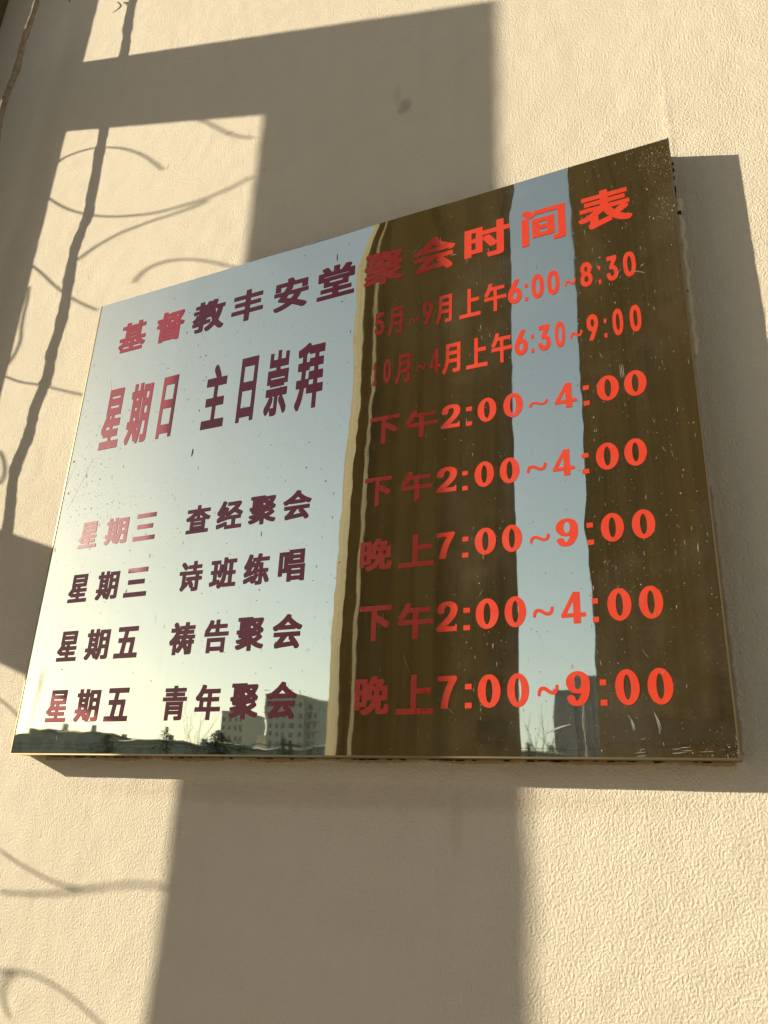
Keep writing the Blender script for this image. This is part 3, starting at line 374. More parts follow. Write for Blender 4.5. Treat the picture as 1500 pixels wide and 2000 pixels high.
"N8":[0.471,"411 999,286 975,198 938,146 908,62 820,52 771,42 766,52 644,94 580,177 522,94 477,21 394,10 345,0 340,0 238,31 169,73 125,135 81,213 44,369 5,411 0,588 0,744 29,853 76,905 110,978 189,989 242,999 247,989 370,957 424,895 482,822 522,874 556,926 610,947 649,947 688,957 693,957 747,947 752,937 815,905 859,843 913,723 970,650 989,578 999","515 426,578 411,635 370,656 335,656 257,624 213,567 186,494 176,411 191,385 203,343 252,333 316,364 375,395 399,453 421","515 602,484 602,427 619,406 634,375 693,375 737,406 791,442 813,494 823,536 818,583 796,614 757,614 727,624 722,593 639,562 615"],
"N9":[0.45,"236 0,467 0,527 22,867 383,955 502,988 576,988 621,999 626,988 744,944 828,911 863,845 912,719 969,642 989,543 999,390 994,258 964,165 922,99 878,66 848,11 764,0 606,11 601,22 542,66 482,143 423,247 376,324 356,439 344,165 52,176 22","467 816,543 811,593 784,626 744,637 695,648 690,648 636,604 556,571 532,510 514,456 519,417 537,384 566,351 626,351 705,373 749,417 794"],
"N:":[0.162,"935 0,999 15,999 209,973 218,935 224,64 224,0 213,0 10,64 0","935 999,64 999,0 989,0 790,38 779,90 775,909 775,973 781,999 790,999 984"],
"N~":[1.685,"983 958,948 999,879 999,839 950,828 904,817 734,791 572,753 464,719 423,670 441,638 477,494 711,446 774,387 828,307 864,238 864,163 819,126 774,80 680,32 500,0 230,0 104,16 40,56 0,115 0,155 40,171 104,182 266,203 392,240 500,275 540,345 486,494 243,537 189,596 135,670 99,756 99,820 135,847 162,897 248,914 284,956 436,978 562,994 706,994 770,999 778,999 896"],
"W0":[0.858,"452 0,538 0,541 3,587 6,600 11,647 20,670 31,693 37,739 60,805 102,863 155,883 177,910 211,943 265,966 314,966 322,986 373,986 390,996 427,996 453,999 456,999 543,996 546,996 572,986 609,986 626,979 637,966 685,943 734,910 788,883 822,863 844,805 897,769 922,706 956,637 982,600 988,587 993,541 996,538 999,452 999,385 988,329 971,260 939,237 922,213 911,162 870,116 822,83 776,53 725,23 654,23 643,10 603,3 538,0 535,0 464,3 461,7 413,23 356,23 345,53 274,83 223,116 177,164 128,213 88,270 54,356 20,399 9,415 9","488 148,455 165,437 183,423 200,390 263,370 325,361 390,357 393,354 464,351 467,351 532,354 535,354 578,357 580,357 606,361 609,367 660,380 708,404 765,423 799,455 834,488 851,511 851,538 840,569 810,595 768,619 711,632 666,632 651,642 614,642 595,645 592,648 444,645 441,645 407,642 404,642 385,638 382,638 365,632 348,629 319,595 231,569 189,538 159,511 148"],
"W2":[0.786,"32 27,70 11,97 5,104 0,963 0,968 4,972 9,972 156,968 159,965 226,960 230,897 228,892 163,476 164,668 291,799 389,860 445,900 490,962 584,985 642,996 685,999 736,996 739,992 784,975 829,958 856,934 883,885 922,851 940,800 962,705 986,654 994,596 996,593 999,443 999,338 983,270 964,216 943,158 911,122 883,99 859,71 819,54 776,51 749,48 747,48 674,51 672,51 656,61 640,87 620,121 606,185 596,243 596,246 598,287 601,318 609,352 625,370 642,381 664,377 733,384 757,398 784,411 800,450 828,477 839,511 847,532 847,583 839,613 825,639 805,656 781,666 755,666 698,652 653,629 605,595 557,540 498,501 465,386 379,141 219,92 183,27 127,3 97,0 68,14 41"],
"W4":[0.878,"778 985,745 990,622 990,600 999,538 999,519 993,495 981,495 972,488 961,94 416,58 362,34 332,11 329,3 322,0 316,0 211,8 202,15 199,493 199,495 10,503 3,516 0,761 0,774 3,786 16,786 197,984 199,996 209,999 214,999 314,991 326,972 332,786 333,786 972","493 698,495 333,234 332,233 336"],
"W7":[0.755,"194 5,238 3,242 0,463 0,467 3,510 5,527 15,556 161,589 265,632 372,639 380,650 410,672 446,683 473,723 537,723 542,843 715,941 833,963 844,970 866,999 896,999 921,995 926,966 935,966 989,961 996,950 999,888 999,885 996,645 996,641 994,147 991,143 988,9 988,4 984,0 978,0 838,5 832,16 829,78 829,82 832,321 832,325 834,570 833,516 770,436 663,349 526,287 408,229 262,193 133,174 23,178 15"],
"W9":[0.783,"633 988,616 988,578 996,536 996,532 999,470 999,467 996,463 999,460 996,401 994,352 983,338 983,269 964,213 942,172 920,137 899,87 859,52 821,24 778,10 745,3 702,0 699,0 653,3 650,7 620,24 574,49 536,80 501,130 459,168 434,217 410,272 388,331 372,359 369,387 361,411 361,439 356,512 356,515 353,519 356,588 358,609 364,624 362,600 305,558 240,517 194,467 157,428 157,406 172,385 200,364 257,354 270,324 290,290 304,231 315,147 312,120 307,82 293,49 273,31 246,31 227,56 167,94 113,140 73,189 46,231 30,290 14,359 3,390 3,394 0,539 3,623 16,699 43,761 79,812 118,850 156,909 235,944 300,964 352,985 425,985 441,992 460,992 485,996 487,996 517,999 520,999 634,996 637,999 691,996 694,996 721,985 753,964 797,933 837,905 865,855 904,827 920,744 958,702 972","505 475,467 480,435 497,413 517,382 561,357 637,357 718,378 786,392 805,392 810,420 843,442 861,484 877,526 874,557 861,583 840,607 810,624 778,642 713,642 639,638 637,631 593,614 555,600 533,567 500,539 483"],
"W:":[0.241,"982 6,999 19,999 205,956 224,43 224,17 218,0 205,0 19,43 0,956 0","982 781,999 794,999 980,956 999,43 999,17 993,0 980,0 794,26 779,60 775,939 775"],
"W~":[2.63,"999 894,981 965,953 999,898 999,879 982,855 919,843 726,823 609,790 512,768 479,745 462,704 462,634 512,560 604,522 672,455 764,385 831,343 856,276 865,273 873,263 865,219 865,174 839,116 772,91 722,61 642,48 592,19 441,6 315,3 214,0 206,3 97,27 25,43 8,88 0,123 25,140 63,147 97,156 256,176 382,212 487,235 520,260 537,298 529,359 479,394 437,509 260,554 210,614 160,665 134,691 134,694 126,761 126,764 134,790 134,806 151,819 151,847 176,895 243,935 340,954 407,973 508,989 625,999 760"]}
LINES = [["title","B",[["基",-1.1033,-1.0352,0.8542,0.9237],["督",-1.0087,-0.9405,0.8542,0.9237],["教",-0.9187,-0.8443,0.8542,0.9237],["丰",-0.8274,-0.7571,0.8542,0.9237],["安",-0.7336,-0.6608,0.8542,0.9237],["堂",-0.6413,-0.5665,0.8542,0.9237],["聚",-0.5476,-0.4726,0.8542,0.9237],["会",-0.456,-0.3796,0.8542,0.9237],["时",-0.363,-0.286,0.8542,0.9237],["间",-0.2669,-0.1961,0.8542,0.9237],["表",-0.1762,-0.0967,0.8542,0.9237]]],
["sunday","T",[["星",-1.1068,-1.0601,0.6392,0.7705],["期",-1.0429,-0.9912,0.6392,0.7705],["日",-0.9665,-0.9318,0.6392,0.7705],["主",-0.864,-0.8156,0.6392,0.7705],["日",-0.788,-0.7521,0.6392,0.7705],["崇",-0.73,-0.6856,0.6392,0.7705],["拜",-0.6682,-0.615,0.6392,0.7705]]],
["s1","M",[["5",-0.522,-0.5036,0.7524,0.7966],["月",-0.4974,-0.4704,0.7469,0.8003],["~",-0.459,-0.4415,0.7613,0.7729],["9",-0.4351,-0.4166,0.7524,0.7966],["月",-0.4118,-0.3838,0.7469,0.8003],["上",-0.3712,-0.3357,0.7469,0.8003],["午",-0.3293,-0.2935,0.7469,0.8003],["6",-0.291,-0.2688,0.7524,0.7966],[":",-0.2642,-0.2594,0.752,0.7841],["0",-0.2536,-0.2341,0.7524,0.7966],["0",-0.2292,-0.2103,0.7524,0.7966],["~",-0.2028,-0.1855,0.7613,0.7729],["8",-0.1789,-0.1608,0.7524,0.7966],[":",-0.1525,-0.1488,0.752,0.7841],["3",-0.1403,-0.1239,0.7524,0.7966],["0",-0.1161,-0.0982,0.7524,0.7966]]],
["s2","M",[["1",-0.5204,-0.5127,0.6575,0.7021],["0",-0.5012,-0.4874,0.6575,0.7021],["月",-0.4799,-0.4533,0.6516,0.7052],["~",-0.4425,-0.4275,0.6681,0.6799],["4",-0.4202,-0.4022,0.6575,0.7021],["月",-0.3988,-0.3687,0.6516,0.7052],["上",-0.3593,-0.3247,0.6516,0.7052],["午",-0.3183,-0.2857,0.6516,0.7052],["6",-0.282,-0.2617,0.6575,0.7021],[":",-0.2565,-0.2523,0.6577,0.6897],["3",-0.246,-0.2273,0.6575,0.7021],["0",-0.2207,-0.2053,0.6575,0.7021],["~",-0.1984,-0.1802,0.6681,0.6799],["9",-0.1737,-0.1571,0.6575,0.7021],[":",-0.1493,-0.1455,0.6577,0.6897],["0",-0.1371,-0.1223,0.6575,0.7021],["0",-0.1131,-0.0974,0.6575,0.7021]]],
["t1","W",[["下",-0.5208,-0.469,0.5495,0.5975],["午",-0.4578,-0.4052,0.5495,0.5975],["2",-0.3998,-0.368,0.5559,0.5957],[":",-0.359,-0.3495,0.5542,0.5861],["0",-0.3408,-0.3117,0.5559,0.5957],["0",-0.301,-0.2716,0.5559,0.5957],["~",-0.2628,-0.2347,0.5667,0.5756],["4",-0.2252,-0.1936,0.5559,0.5957],[":",-0.1844,-0.176,0.5542,0.5861],["0",-0.1652,-0.135,0.5559,0.5957],["0",-0.1279,-0.0982,0.5559,0.5957]]],
["t2","W",[["下",-0.5243,-0.478,0.4447,0.4925],["午",-0.4617,-0.4107,0.4447,0.4925],["2",-0.4057,-0.3725,0.4519,0.4918],[":",-0.3643,-0.3558,0.4504,0.481],["0",-0.3455,-0.3164,0.4519,0.4918],["0",-0.3076,-0.2789,0.4519,0.4918],["~",-0.2687,-0.2399,0.4632,0.4761],["4",-0.2316,-0.2012,0.4519,0.4918],[":",-0.1915,-0.1819,0.4504,0.481],["0",-0.1721,-0.1419,0.4519,0.4918],["0",-0.1346,-0.1056,0.4519,0.4918]]],
["t3","W",[["晚",-0.5257,-0.4723,0.3424,0.3916],["上",-0.4621,-0.4062,0.3424,0.3916],["7",-0.4035,-0.3748,0.3495,0.3892],[":",-0.3637,-0.3547,0.3483,0.3791],["0",-0.3452,-0.3144,0.3495,0.3892],["0",-0.3059,-0.2775,0.3495,0.3892],["~",-0.267,-0.2392,0.359,0.3706],["9",-0.2311,-0.2013,0.3495,0.3892],[":",-0.1897,-0.1813,0.3483,0.3791],["0",-0.1714,-0.1421,0.3495,0.3892],["0",-0.132,-0.1032,0.3495,0.3892]]],
["t4","W",[["下",-0.5217,-0.4704,0.2374,0.2889],["午",-0.4592,-0.4062,0.2374,0.2889],["2",-0.4015,-0.3701,0.2449,0.2869],[":",-0.3617,-0.3522,0.2449,0.2759],["0",-0.3441,-0.312,0.2449,0.2869],["0",-0.3036,-0.2744,0.2449,0.2869],["~",-0.2655,-0.2378,0.2559,0.2694],["4",-0.2283,-0.1966,0.2449,0.2869],[":",-0.1885,-0.1806,0.2449,0.2759],["0",-0.1692,-0.1399,0.2449,0.2869],["0",-0.1308,-0.1021,0.2449,0.2869]]],
["t5","W",[["晚",-0.5215,-0.469,0.1349,0.188],["上",-0.458,-0.4031,0.1349,0.188],["7",-0.3978,-0.37,0.1416,0.1846],[":",-0.359,-0.3496,0.1416,0.173],["0",-0.3414,-0.3105,0.1416,0.1846],["0",-0.3017,-0.273,0.1416,0.1846],["~",-0.2623,-0.2351,0.1544,0.1686],["9",-0.2259,-0.1963,0.1416,0.1846],[":",-0.1844,-0.1763,0.1416,0.173],["0",-0.166,-0.1375,0.1416,0.1846],["0",-0.1283,-0.0992,0.1416,0.1846]]],
["w1","H",[["星",-1.1111,-1.0668,0.4405,0.4913],["期",-1.0475,-0.9955,0.4405,0.4913],["三",-0.9802,-0.9314,0.4405,0.4913],["查",-0.8654,-0.8155,0.4405,0.4913],["经",-0.8009,-0.7495,0.4405,0.4913],["聚",-0.736,-0.6839,0.4405,0.4913],["会",-0.6706,-0.6185,0.4405,0.4913]]],
["w2","H",[["星",-1.1107,-1.0663,0.3384,0.3903],["期",-1.0452,-0.9963,0.3384,0.3903],["三",-0.9807,-0.9307,0.3384,0.3903],["诗",-0.8633,-0.8163,0.3384,0.3903],["班",-0.8001,-0.7484,0.3384,0.3903],["练",-0.7336,-0.6852,0.3384,0.3903],["唱",-0.6686,-0.6207,0.3384,0.3903]]],
["w3","H",[["星",-1.1107,-1.0649,0.2337,0.2868],["期",-1.0461,-0.9945,0.2337,0.2868],["五",-0.9801,-0.9304,0.2337,0.2868],["祷",-0.8648,-0.8147,0.2337,0.2868],["告",-0.796,-0.7499,0.2337,0.2868],["聚",-0.7347,-0.6838,0.2337,0.2868],["会",-0.6682,-0.617,0.2337,0.2868]]],
["w4","H",[["星",-1.1096,-1.0635,0.1315,0.185],["期",-1.0448,-0.9931,0.1315,0.185],["五",-0.9792,-0.9298,0.1315,0.185],["青",-0.8617,-0.8148,0.1315,0.185],["年",-0.7975,-0.7503,0.1315,0.185],["聚",-0.7328,-0.6821,0.1315,0.185],["会",-0.6672,-0.6166,0.1315,0.185]]]]
cache = {}
def glyph_mesh(key):
    if key in cache: return cache[key]
    cu = bpy.data.curves.new('g', 'CURVE'); cu.dimensions = '2D'; cu.fill_mode = 'BOTH'
    for s in GLYPHS[key][1:]:
        pts = [tuple(map(int, p.split())) for p in s.split(',')]
        sp = cu.splines.new('POLY'); sp.points.add(len(pts)-1); sp.use_cyclic_u = True
        for q_, p in zip(sp.points, pts): q_.co = (p[0]/999, p[1]/999, 0, 1)
    o = bpy.data.objects.new('g', cu); C.objects.link(o); bpy.context.view_layer.update()
    m = bpy.data.meshes.new_from_object(o.evaluated_get(bpy.context.evaluated_depsgraph_get()))
    bmx = bmesh.new(); bmx.from_mesh(m); bmesh.ops.triangulate(bmx, faces=bmx.faces)
    for _ in range(2):   # long slivers follow the wavy steel
        ed = [e for e in bmx.edges if e.calc_length() > .34]
        if ed: bmesh.ops.subdivide_edges(bmx, edges=ed, cuts=1)
        bmesh.ops.triangulate(bmx, faces=bmx.faces)
    V = np.array([v.co[:] for v in bmx.verts]); Fc = [[v.index for v in f.verts] for f in bmx.faces]
    bmx.free(); bpy.data.objects.remove(o)
    cache[key] = (V, Fc); return cache[key]
K = 1-SD
for nm, st, items in LINES:
    for ch, gx0, gx1, gz0, gz1 in items:
        han = ord(ch) > 255
        key = (st if han and st in 'BTM' else 'H')+ch if han else ({'M': 'N', 'W': 'W'}[st]+ch)
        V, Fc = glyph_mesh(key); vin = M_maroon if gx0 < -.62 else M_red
        X = (gx0+(gx1-gx0)*V[:, 0])*K; Z = (gz0+(gz1-gz0)*V[:, 1])*K
        Y = -(FR+sheet(X, Z)+.0006)
        b = MB(); b.v = list(zip((X*D).tolist(), Y.tolist(), (EYE+Z*D).tolist())); 
        b.f = [tuple(f) for f in Fc]
        # every letter faces the street
        a_, b_, c_ = [Vector(b.v[i]) for i in b.f[0]]
        if (b_-a_).cross(c_-a_).y > 0: b.f = [f[::-1] for f in b.f]
        if ch == ':':
            for hi_ in (0, 1):
                fs_ = [f for f in b.f if all((V[i, 1] > .5) == bool(hi_) for i in f)]
                d_ = MB(); d_.v = b.v; us = sorted({i for f in fs_ for i in f}); mp_ = {i: k for k, i in enumerate(us)}
                d_.v = [b.v[i] for i in us]; d_.f = [tuple(mp_[i] for i in f) for f in fs_]
                d_.build('colon_dot', vin, sign)
            continue
        b.build('character' if han else ('tilde' if ch == '~' else 'digit'), vin, sign)

# dust specks, water marks and scratches on the steel ---------------------
M_dust = plain('dried_dust', (.24,.21,.165), .9, 0, .3, 300)
M_scr = plain('pale_scratch', (.30,.29,.27), .6, 0, .2, 300)
def front(x, z, up=.0009): return (x*D, -(FR+float(sheet(x, z))+up), EYE+z*D)
b = MB()
def dab(b, x, z, w, h, ang=0.):
    n = 5; vv = []
    for i in range(n):
        a = 2*math.pi*i/n + rng.uniform(-.3, .3); u_, w_ = w*math.cos(a)*rng.uniform(.6, 1.2), h*math.sin(a)*rng.uniform(.6, 1.2)
        vv.append(front(x+u_*math.cos(ang)-w_*math.sin(ang), z+u_*math.sin(ang)+w_*math.cos(ang)))
    b.add(vv, [tuple(range(n))])
nd = 0
while nd < 3600:
    x = rng.uniform(SX0+.005, SX1-.005); z = rng.uniform(SZ0+.005, SZ1-.005)
    fx = (x-SX0)/(SX1-SX0); fz = (z-SZ0)/(SZ1-SZ0)
    w = .22 + .78*max(0, fx-.45)/.55 + (.6 if fx < .28 and fz > .35 else 0)
    if rng.random() > w: continue
    nd += 1
    s = .00028*math.exp(rng.gauss(0, .55))
    if rng.random() < .2: dab(b, x, z, s*.8, s*rng.uniform(3, 9), rng.gauss(0, .1))
    else: dab(b, x, z, s, s*rng.uniform(.8, 1.6))
def cluster(b, cx, cz, sx_, sz_, n, s):
    for _ in range(n):
        x = min(max(rng.gauss(cx, sx_), SX0+.002), SX1-.002); z = min(max(rng.gauss(cz, sz_), SZ0+.002), SZ1-.002)
        q_ = s*math.exp(rng.gauss(0, .5)); dab(b, x, z, q_, q_*rng.uniform(.7, 1.8))
cluster(b, -.055, .92, .013, .017, 300, .0003); cluster(b, -.05, .84, .008, .03, 70, .0004)
cluster(b, -.05, .088, .022, .008, 90, .00026); cluster(b, -.13, .30, .05, .03, 90, .0003)
cluster(b, -1.08, .58, .03, .07, 220, .0004); cluster(b, -1.0, .50, .05, .03, 120, .0004)
tag(b.build('dust_specks', M_dust, sign), kind='stuff')
b = MB()
def scratch(b, xa, za, xb, zb, w, bend=0.):
    n = 5; L = []; Rr = []
    d_ = Vector((xb-xa, zb-za)); nn = Vector((-d_.y, d_.x)).normalized()
    for i in range(n+1):
        t_ = i/n; c = Vector((xa, za))+d_*t_+nn*(bend*math.sin(math.pi*t_)); ww = w*(math.sin(math.pi*min(max(t_, .08), .92)))**.7*rng.uniform(.6, 1.2)
        L.append(front(*(c+nn*ww), .0011)); Rr.append(front(*(c-nn*ww), .0011))
    b.add(L+Rr, [(i, n+1+i, n+2+i, i+1) for i in range(n)])
for _ in range(150):
    x = rng.uniform(SX0+.03, SX1-.03); z = rng.uniform(SZ0+.03, SZ1-.03)
    a = rng.gauss(math.pi/2, .5); l = .004*math.exp(rng.gauss(0, .7))
    scratch(b, x, z, x+l*math.cos(a), z+l*math.sin(a), .00016, l*.05)
for _ in range(12):     # worn lower right corner
    x = rng.uniform(-.16, SX1-.006); z = SZ0+abs(rng.gauss(0, .011))+.002
    scratch(b, x, z, min(x+rng.uniform(.004, .016), SX1-.003), z+rng.uniform(0, .0015), .0002)
for k in range(3): scratch(b, -.119+.0010*k, .129-.002*k, -.114+.0009*k, .104+.003*k, .00025, .0006)
for k in range(3): scratch(b, -.146+.0012*k, .124-.002*k, -.143+.0012*k, .108, .00025, .0004)
for k in range(3): scratch(b, -.127+.002*k, .586, -.1265+.002*k, .566, .0003)
scratch(b, -.243, .1055, -.214, .1155, .0011, .001)
for s_ in ((-1.115,.60,-1.145,.515),(-1.075,.60,-1.115,.505),(-1.07,.77,-1.06,.73)): scratch(b, *s_, .0005, .002)
# cracks where the vinyl has split and lifted
for cx_, cz_, n_ in ((-.600, .152, 5), (-.652, .150, 5), (-.505, .856, 9), (-.44, .85, 5), (-.385, .86, 3), (-.10, .735, 3)):
    for _ in range(n_):
        xa = cx_+rng.uniform(-.022, .022); za = cz_+rng.uniform(-.02, .02); a = rng.gauss(.15, .3)*(1 if rng.random() < .7 else 5); l = rng.uniform(.005, .02)
        scratch(b, xa, za, xa+l*math.cos(a), za+l*math.sin(a), .00035, l*.08)
tag(b.build('scratches', M_scr, sign), kind='stuff')
# mortar and old sealant pressed round the box
M_seal = stucco('old_mortar', (.36,.26,.15), (.27,.19,.11), 160, .0012, True)
M_seal2 = stucco('pale_sealant', (.55,.46,.30), (.48,.38,.24), 90, .0008, False)
def bead(name, p0, p1, side, mat, w, h, n, seed):
    r = random.Random(seed); prof = []
    v = []; f = []
    for i in range(n+1):
        t_ = i/n; x = p0[0]+(p1[0]-p0[0])*t_; z = p0[1]+(p1[1]-p0[1])*t_
        wi = w*(.35+.65*abs(math.sin(7*t_*math.pi+seed)+.6*math.sin(23*t_+seed*2)+r.gauss(0, .16))); hi = h*(.6+.5*r.random())
        wi = min(wi, w*1.7)
        for q_, (a, hh) in enumerate(((-.002, 0), (-.002, hi*1.2), (wi*.3, hi), (wi*.75, hi*.6), (wi, -.0015))):
            v.append((x+side[0]*a, -hh+(0 if q_ else .002), z+side[1]*a))
    for i in range(n):
        for j in range(4): f.append((i*5+j, i*5+j+1, (i+1)*5+j+1, (i+1)*5+j))
    o = MB(); o.add(v, f); return o.build(name, mat, sign, smooth=True)
bead('mortar_bead', (x0+.05, z0+.0003), (x1-.01, z0+.0003), (0, -1), M_seal, .0065, .004, 260, 1)
bead('mortar_bead', (x1, z0+.01), (x1, z0+.40), (1, 0), M_seal, .006, .004, 110, 2)
bead('sealant_bead', (x1, z1-.42), (x1, z1-.10), (1, 0), M_seal2, .013, .005, 90, 3)
M_dark = plain('dark_joint', (.03,.025,.02), .9)  # near-black bits set along the bottom and right joints
b = MB()
for _ in range(70):
    x = x0+.05+rng.random()*(x1-x0-.06); w = rng.uniform(.003, .014)
    b.box(x, x+w, -.001, -.0052, z0-rng.uniform(.0005, .0022), z0+.0002)
for _ in range(34):
    z = z1-.02-rng.random()*.30; w = rng.uniform(.001, .006)
    b.box(x1-.0002, x1+rng.uniform(.001, .003), -.001, -.004, z, z+w)
z = z1-.135; b.box(x1, x1+.006, -.001, -.006, z, z+.006)
tag(b.build('dark_bits_in_joint', M_dark, sign), kind='stuff')

# ------------------------------------------------------------------ left side of the porch
pil = MB().box(-2.215*D, -1.846*D, -.0005, -.185*D, 0, EYE+2.9*D)
pil = tag(pil.build('wall_pilaster', M_col, org=(-2.03*D, -.09*D, 0)), 'brown stucco pilaster at the far left edge of the wall, in shade', 'pilaster')
XR, XL = -1.985, -2.155
Z0c, Z1c = -EYE/D, 2.012
def col_thing(name, label, prof, ztop, grp):
    cx = sum(p[0] for p in prof)/len(prof); cy = sum(p[1] for p in prof)/len(prof)
    o = thing(name, label, 'column', (cx*D, -cy*D, 0), grp)
    pts = [(x*D, -y*D) for x, y in prof]
    # orient anticlockwise
    ar = sum(pts[i][0]*pts[(i+1) % len(pts)][1]-pts[(i+1) % len(pts)][0]*pts[i][1] for i in range(len(pts)))
    if ar < 0: pts = pts[::-1]
    m = MB().prism(pts, .12, EYE+ztop*D)
    o2 = m.build('shaft', M_col, o)
    bx = [p[0] for p in pts]; by = [p[1] for p in pts]
    MB().box(min(bx)-.03, max(bx)+.03, min(by)-.03, max(by)+.03, 0, .12).build('plinth', M_pave, o)
    return o
def noisy(o, amp, seed):
    sh = next(c for c in o.children if c.name.startswith('shaft'))
    me_ = sh.data; bm = bmesh.new(); bm.from_mesh(me_)
    for _ in range(6):
        ed = [e for e in bm.edges if abs(e.verts[0].co.z-e.verts[1].co.z) > .08]
        if not ed: break
        bmesh.ops.subdivide_edges(bm, edges=ed, cuts=1)
    r = random.Random(seed)
    for v in bm.verts: v.co.x += r.gauss(0, amp); v.co.y += r.gauss(0, amp)
    bm.to_mesh(me_); bm.free()
GC = 'stucco porch columns facing the wall'
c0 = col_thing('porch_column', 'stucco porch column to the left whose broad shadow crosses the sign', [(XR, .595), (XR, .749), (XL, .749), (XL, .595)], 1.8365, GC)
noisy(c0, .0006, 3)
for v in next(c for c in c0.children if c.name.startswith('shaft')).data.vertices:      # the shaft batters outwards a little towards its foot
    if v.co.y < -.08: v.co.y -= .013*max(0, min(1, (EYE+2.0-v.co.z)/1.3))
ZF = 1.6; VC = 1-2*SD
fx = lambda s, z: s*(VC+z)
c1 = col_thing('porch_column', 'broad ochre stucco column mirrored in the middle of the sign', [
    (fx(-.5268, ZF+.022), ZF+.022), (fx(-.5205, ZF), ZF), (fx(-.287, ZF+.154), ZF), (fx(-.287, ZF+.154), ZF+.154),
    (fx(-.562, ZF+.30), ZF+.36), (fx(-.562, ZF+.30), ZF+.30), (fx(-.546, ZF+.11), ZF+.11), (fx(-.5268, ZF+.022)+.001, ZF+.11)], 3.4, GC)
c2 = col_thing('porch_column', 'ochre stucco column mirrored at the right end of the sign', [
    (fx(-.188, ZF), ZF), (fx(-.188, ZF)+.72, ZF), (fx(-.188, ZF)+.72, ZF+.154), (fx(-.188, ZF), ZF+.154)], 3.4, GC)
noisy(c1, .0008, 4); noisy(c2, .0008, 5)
# thin dark strip added low on both mirrored columns, for a band in the mirror
M_band = plain('dark_strip', tuple(c*.62 for c in (.135,.106,.046)), .9, 0, .3, 10)
for c_, xa, xb in ((c1, -.344*(VC+ZF), fx(-.287, ZF+.154)-.003), (c2, fx(-.188, ZF)+.003, fx(-.188, ZF)+.71)):
    b = MB().box(xa*D, xb*D, -ZF*D+.0015, -ZF*D+.006, EYE+.0987*(VC+ZF)*D, EYE+.126*(VC+ZF)*D); b.build('dark_strip', M_band, c_)
beam_hi = MB().box(XL*D, XR*D, -.1855*D, -.749*D, EYE+1.837*D, EYE+2.0206*D)
tag(beam_hi.build('porch_beam', M_col, org=P((XL+XR)/2, .46, 1.9)), 'upper stucco beam at the left casting the slanting shadow band above the sign', 'beam')
beam_lo = MB().box(XL*D, XR*D, -.1855*D, -.5945*D, EYE+.5486*D, EYE+.7306*D)
tag(beam_lo.build('porch_beam', M_col, org=P((XL+XR)/2, .38, .6)), 'lower stucco beam at the left casting the shadow beside the sign\'s lower left', 'beam')

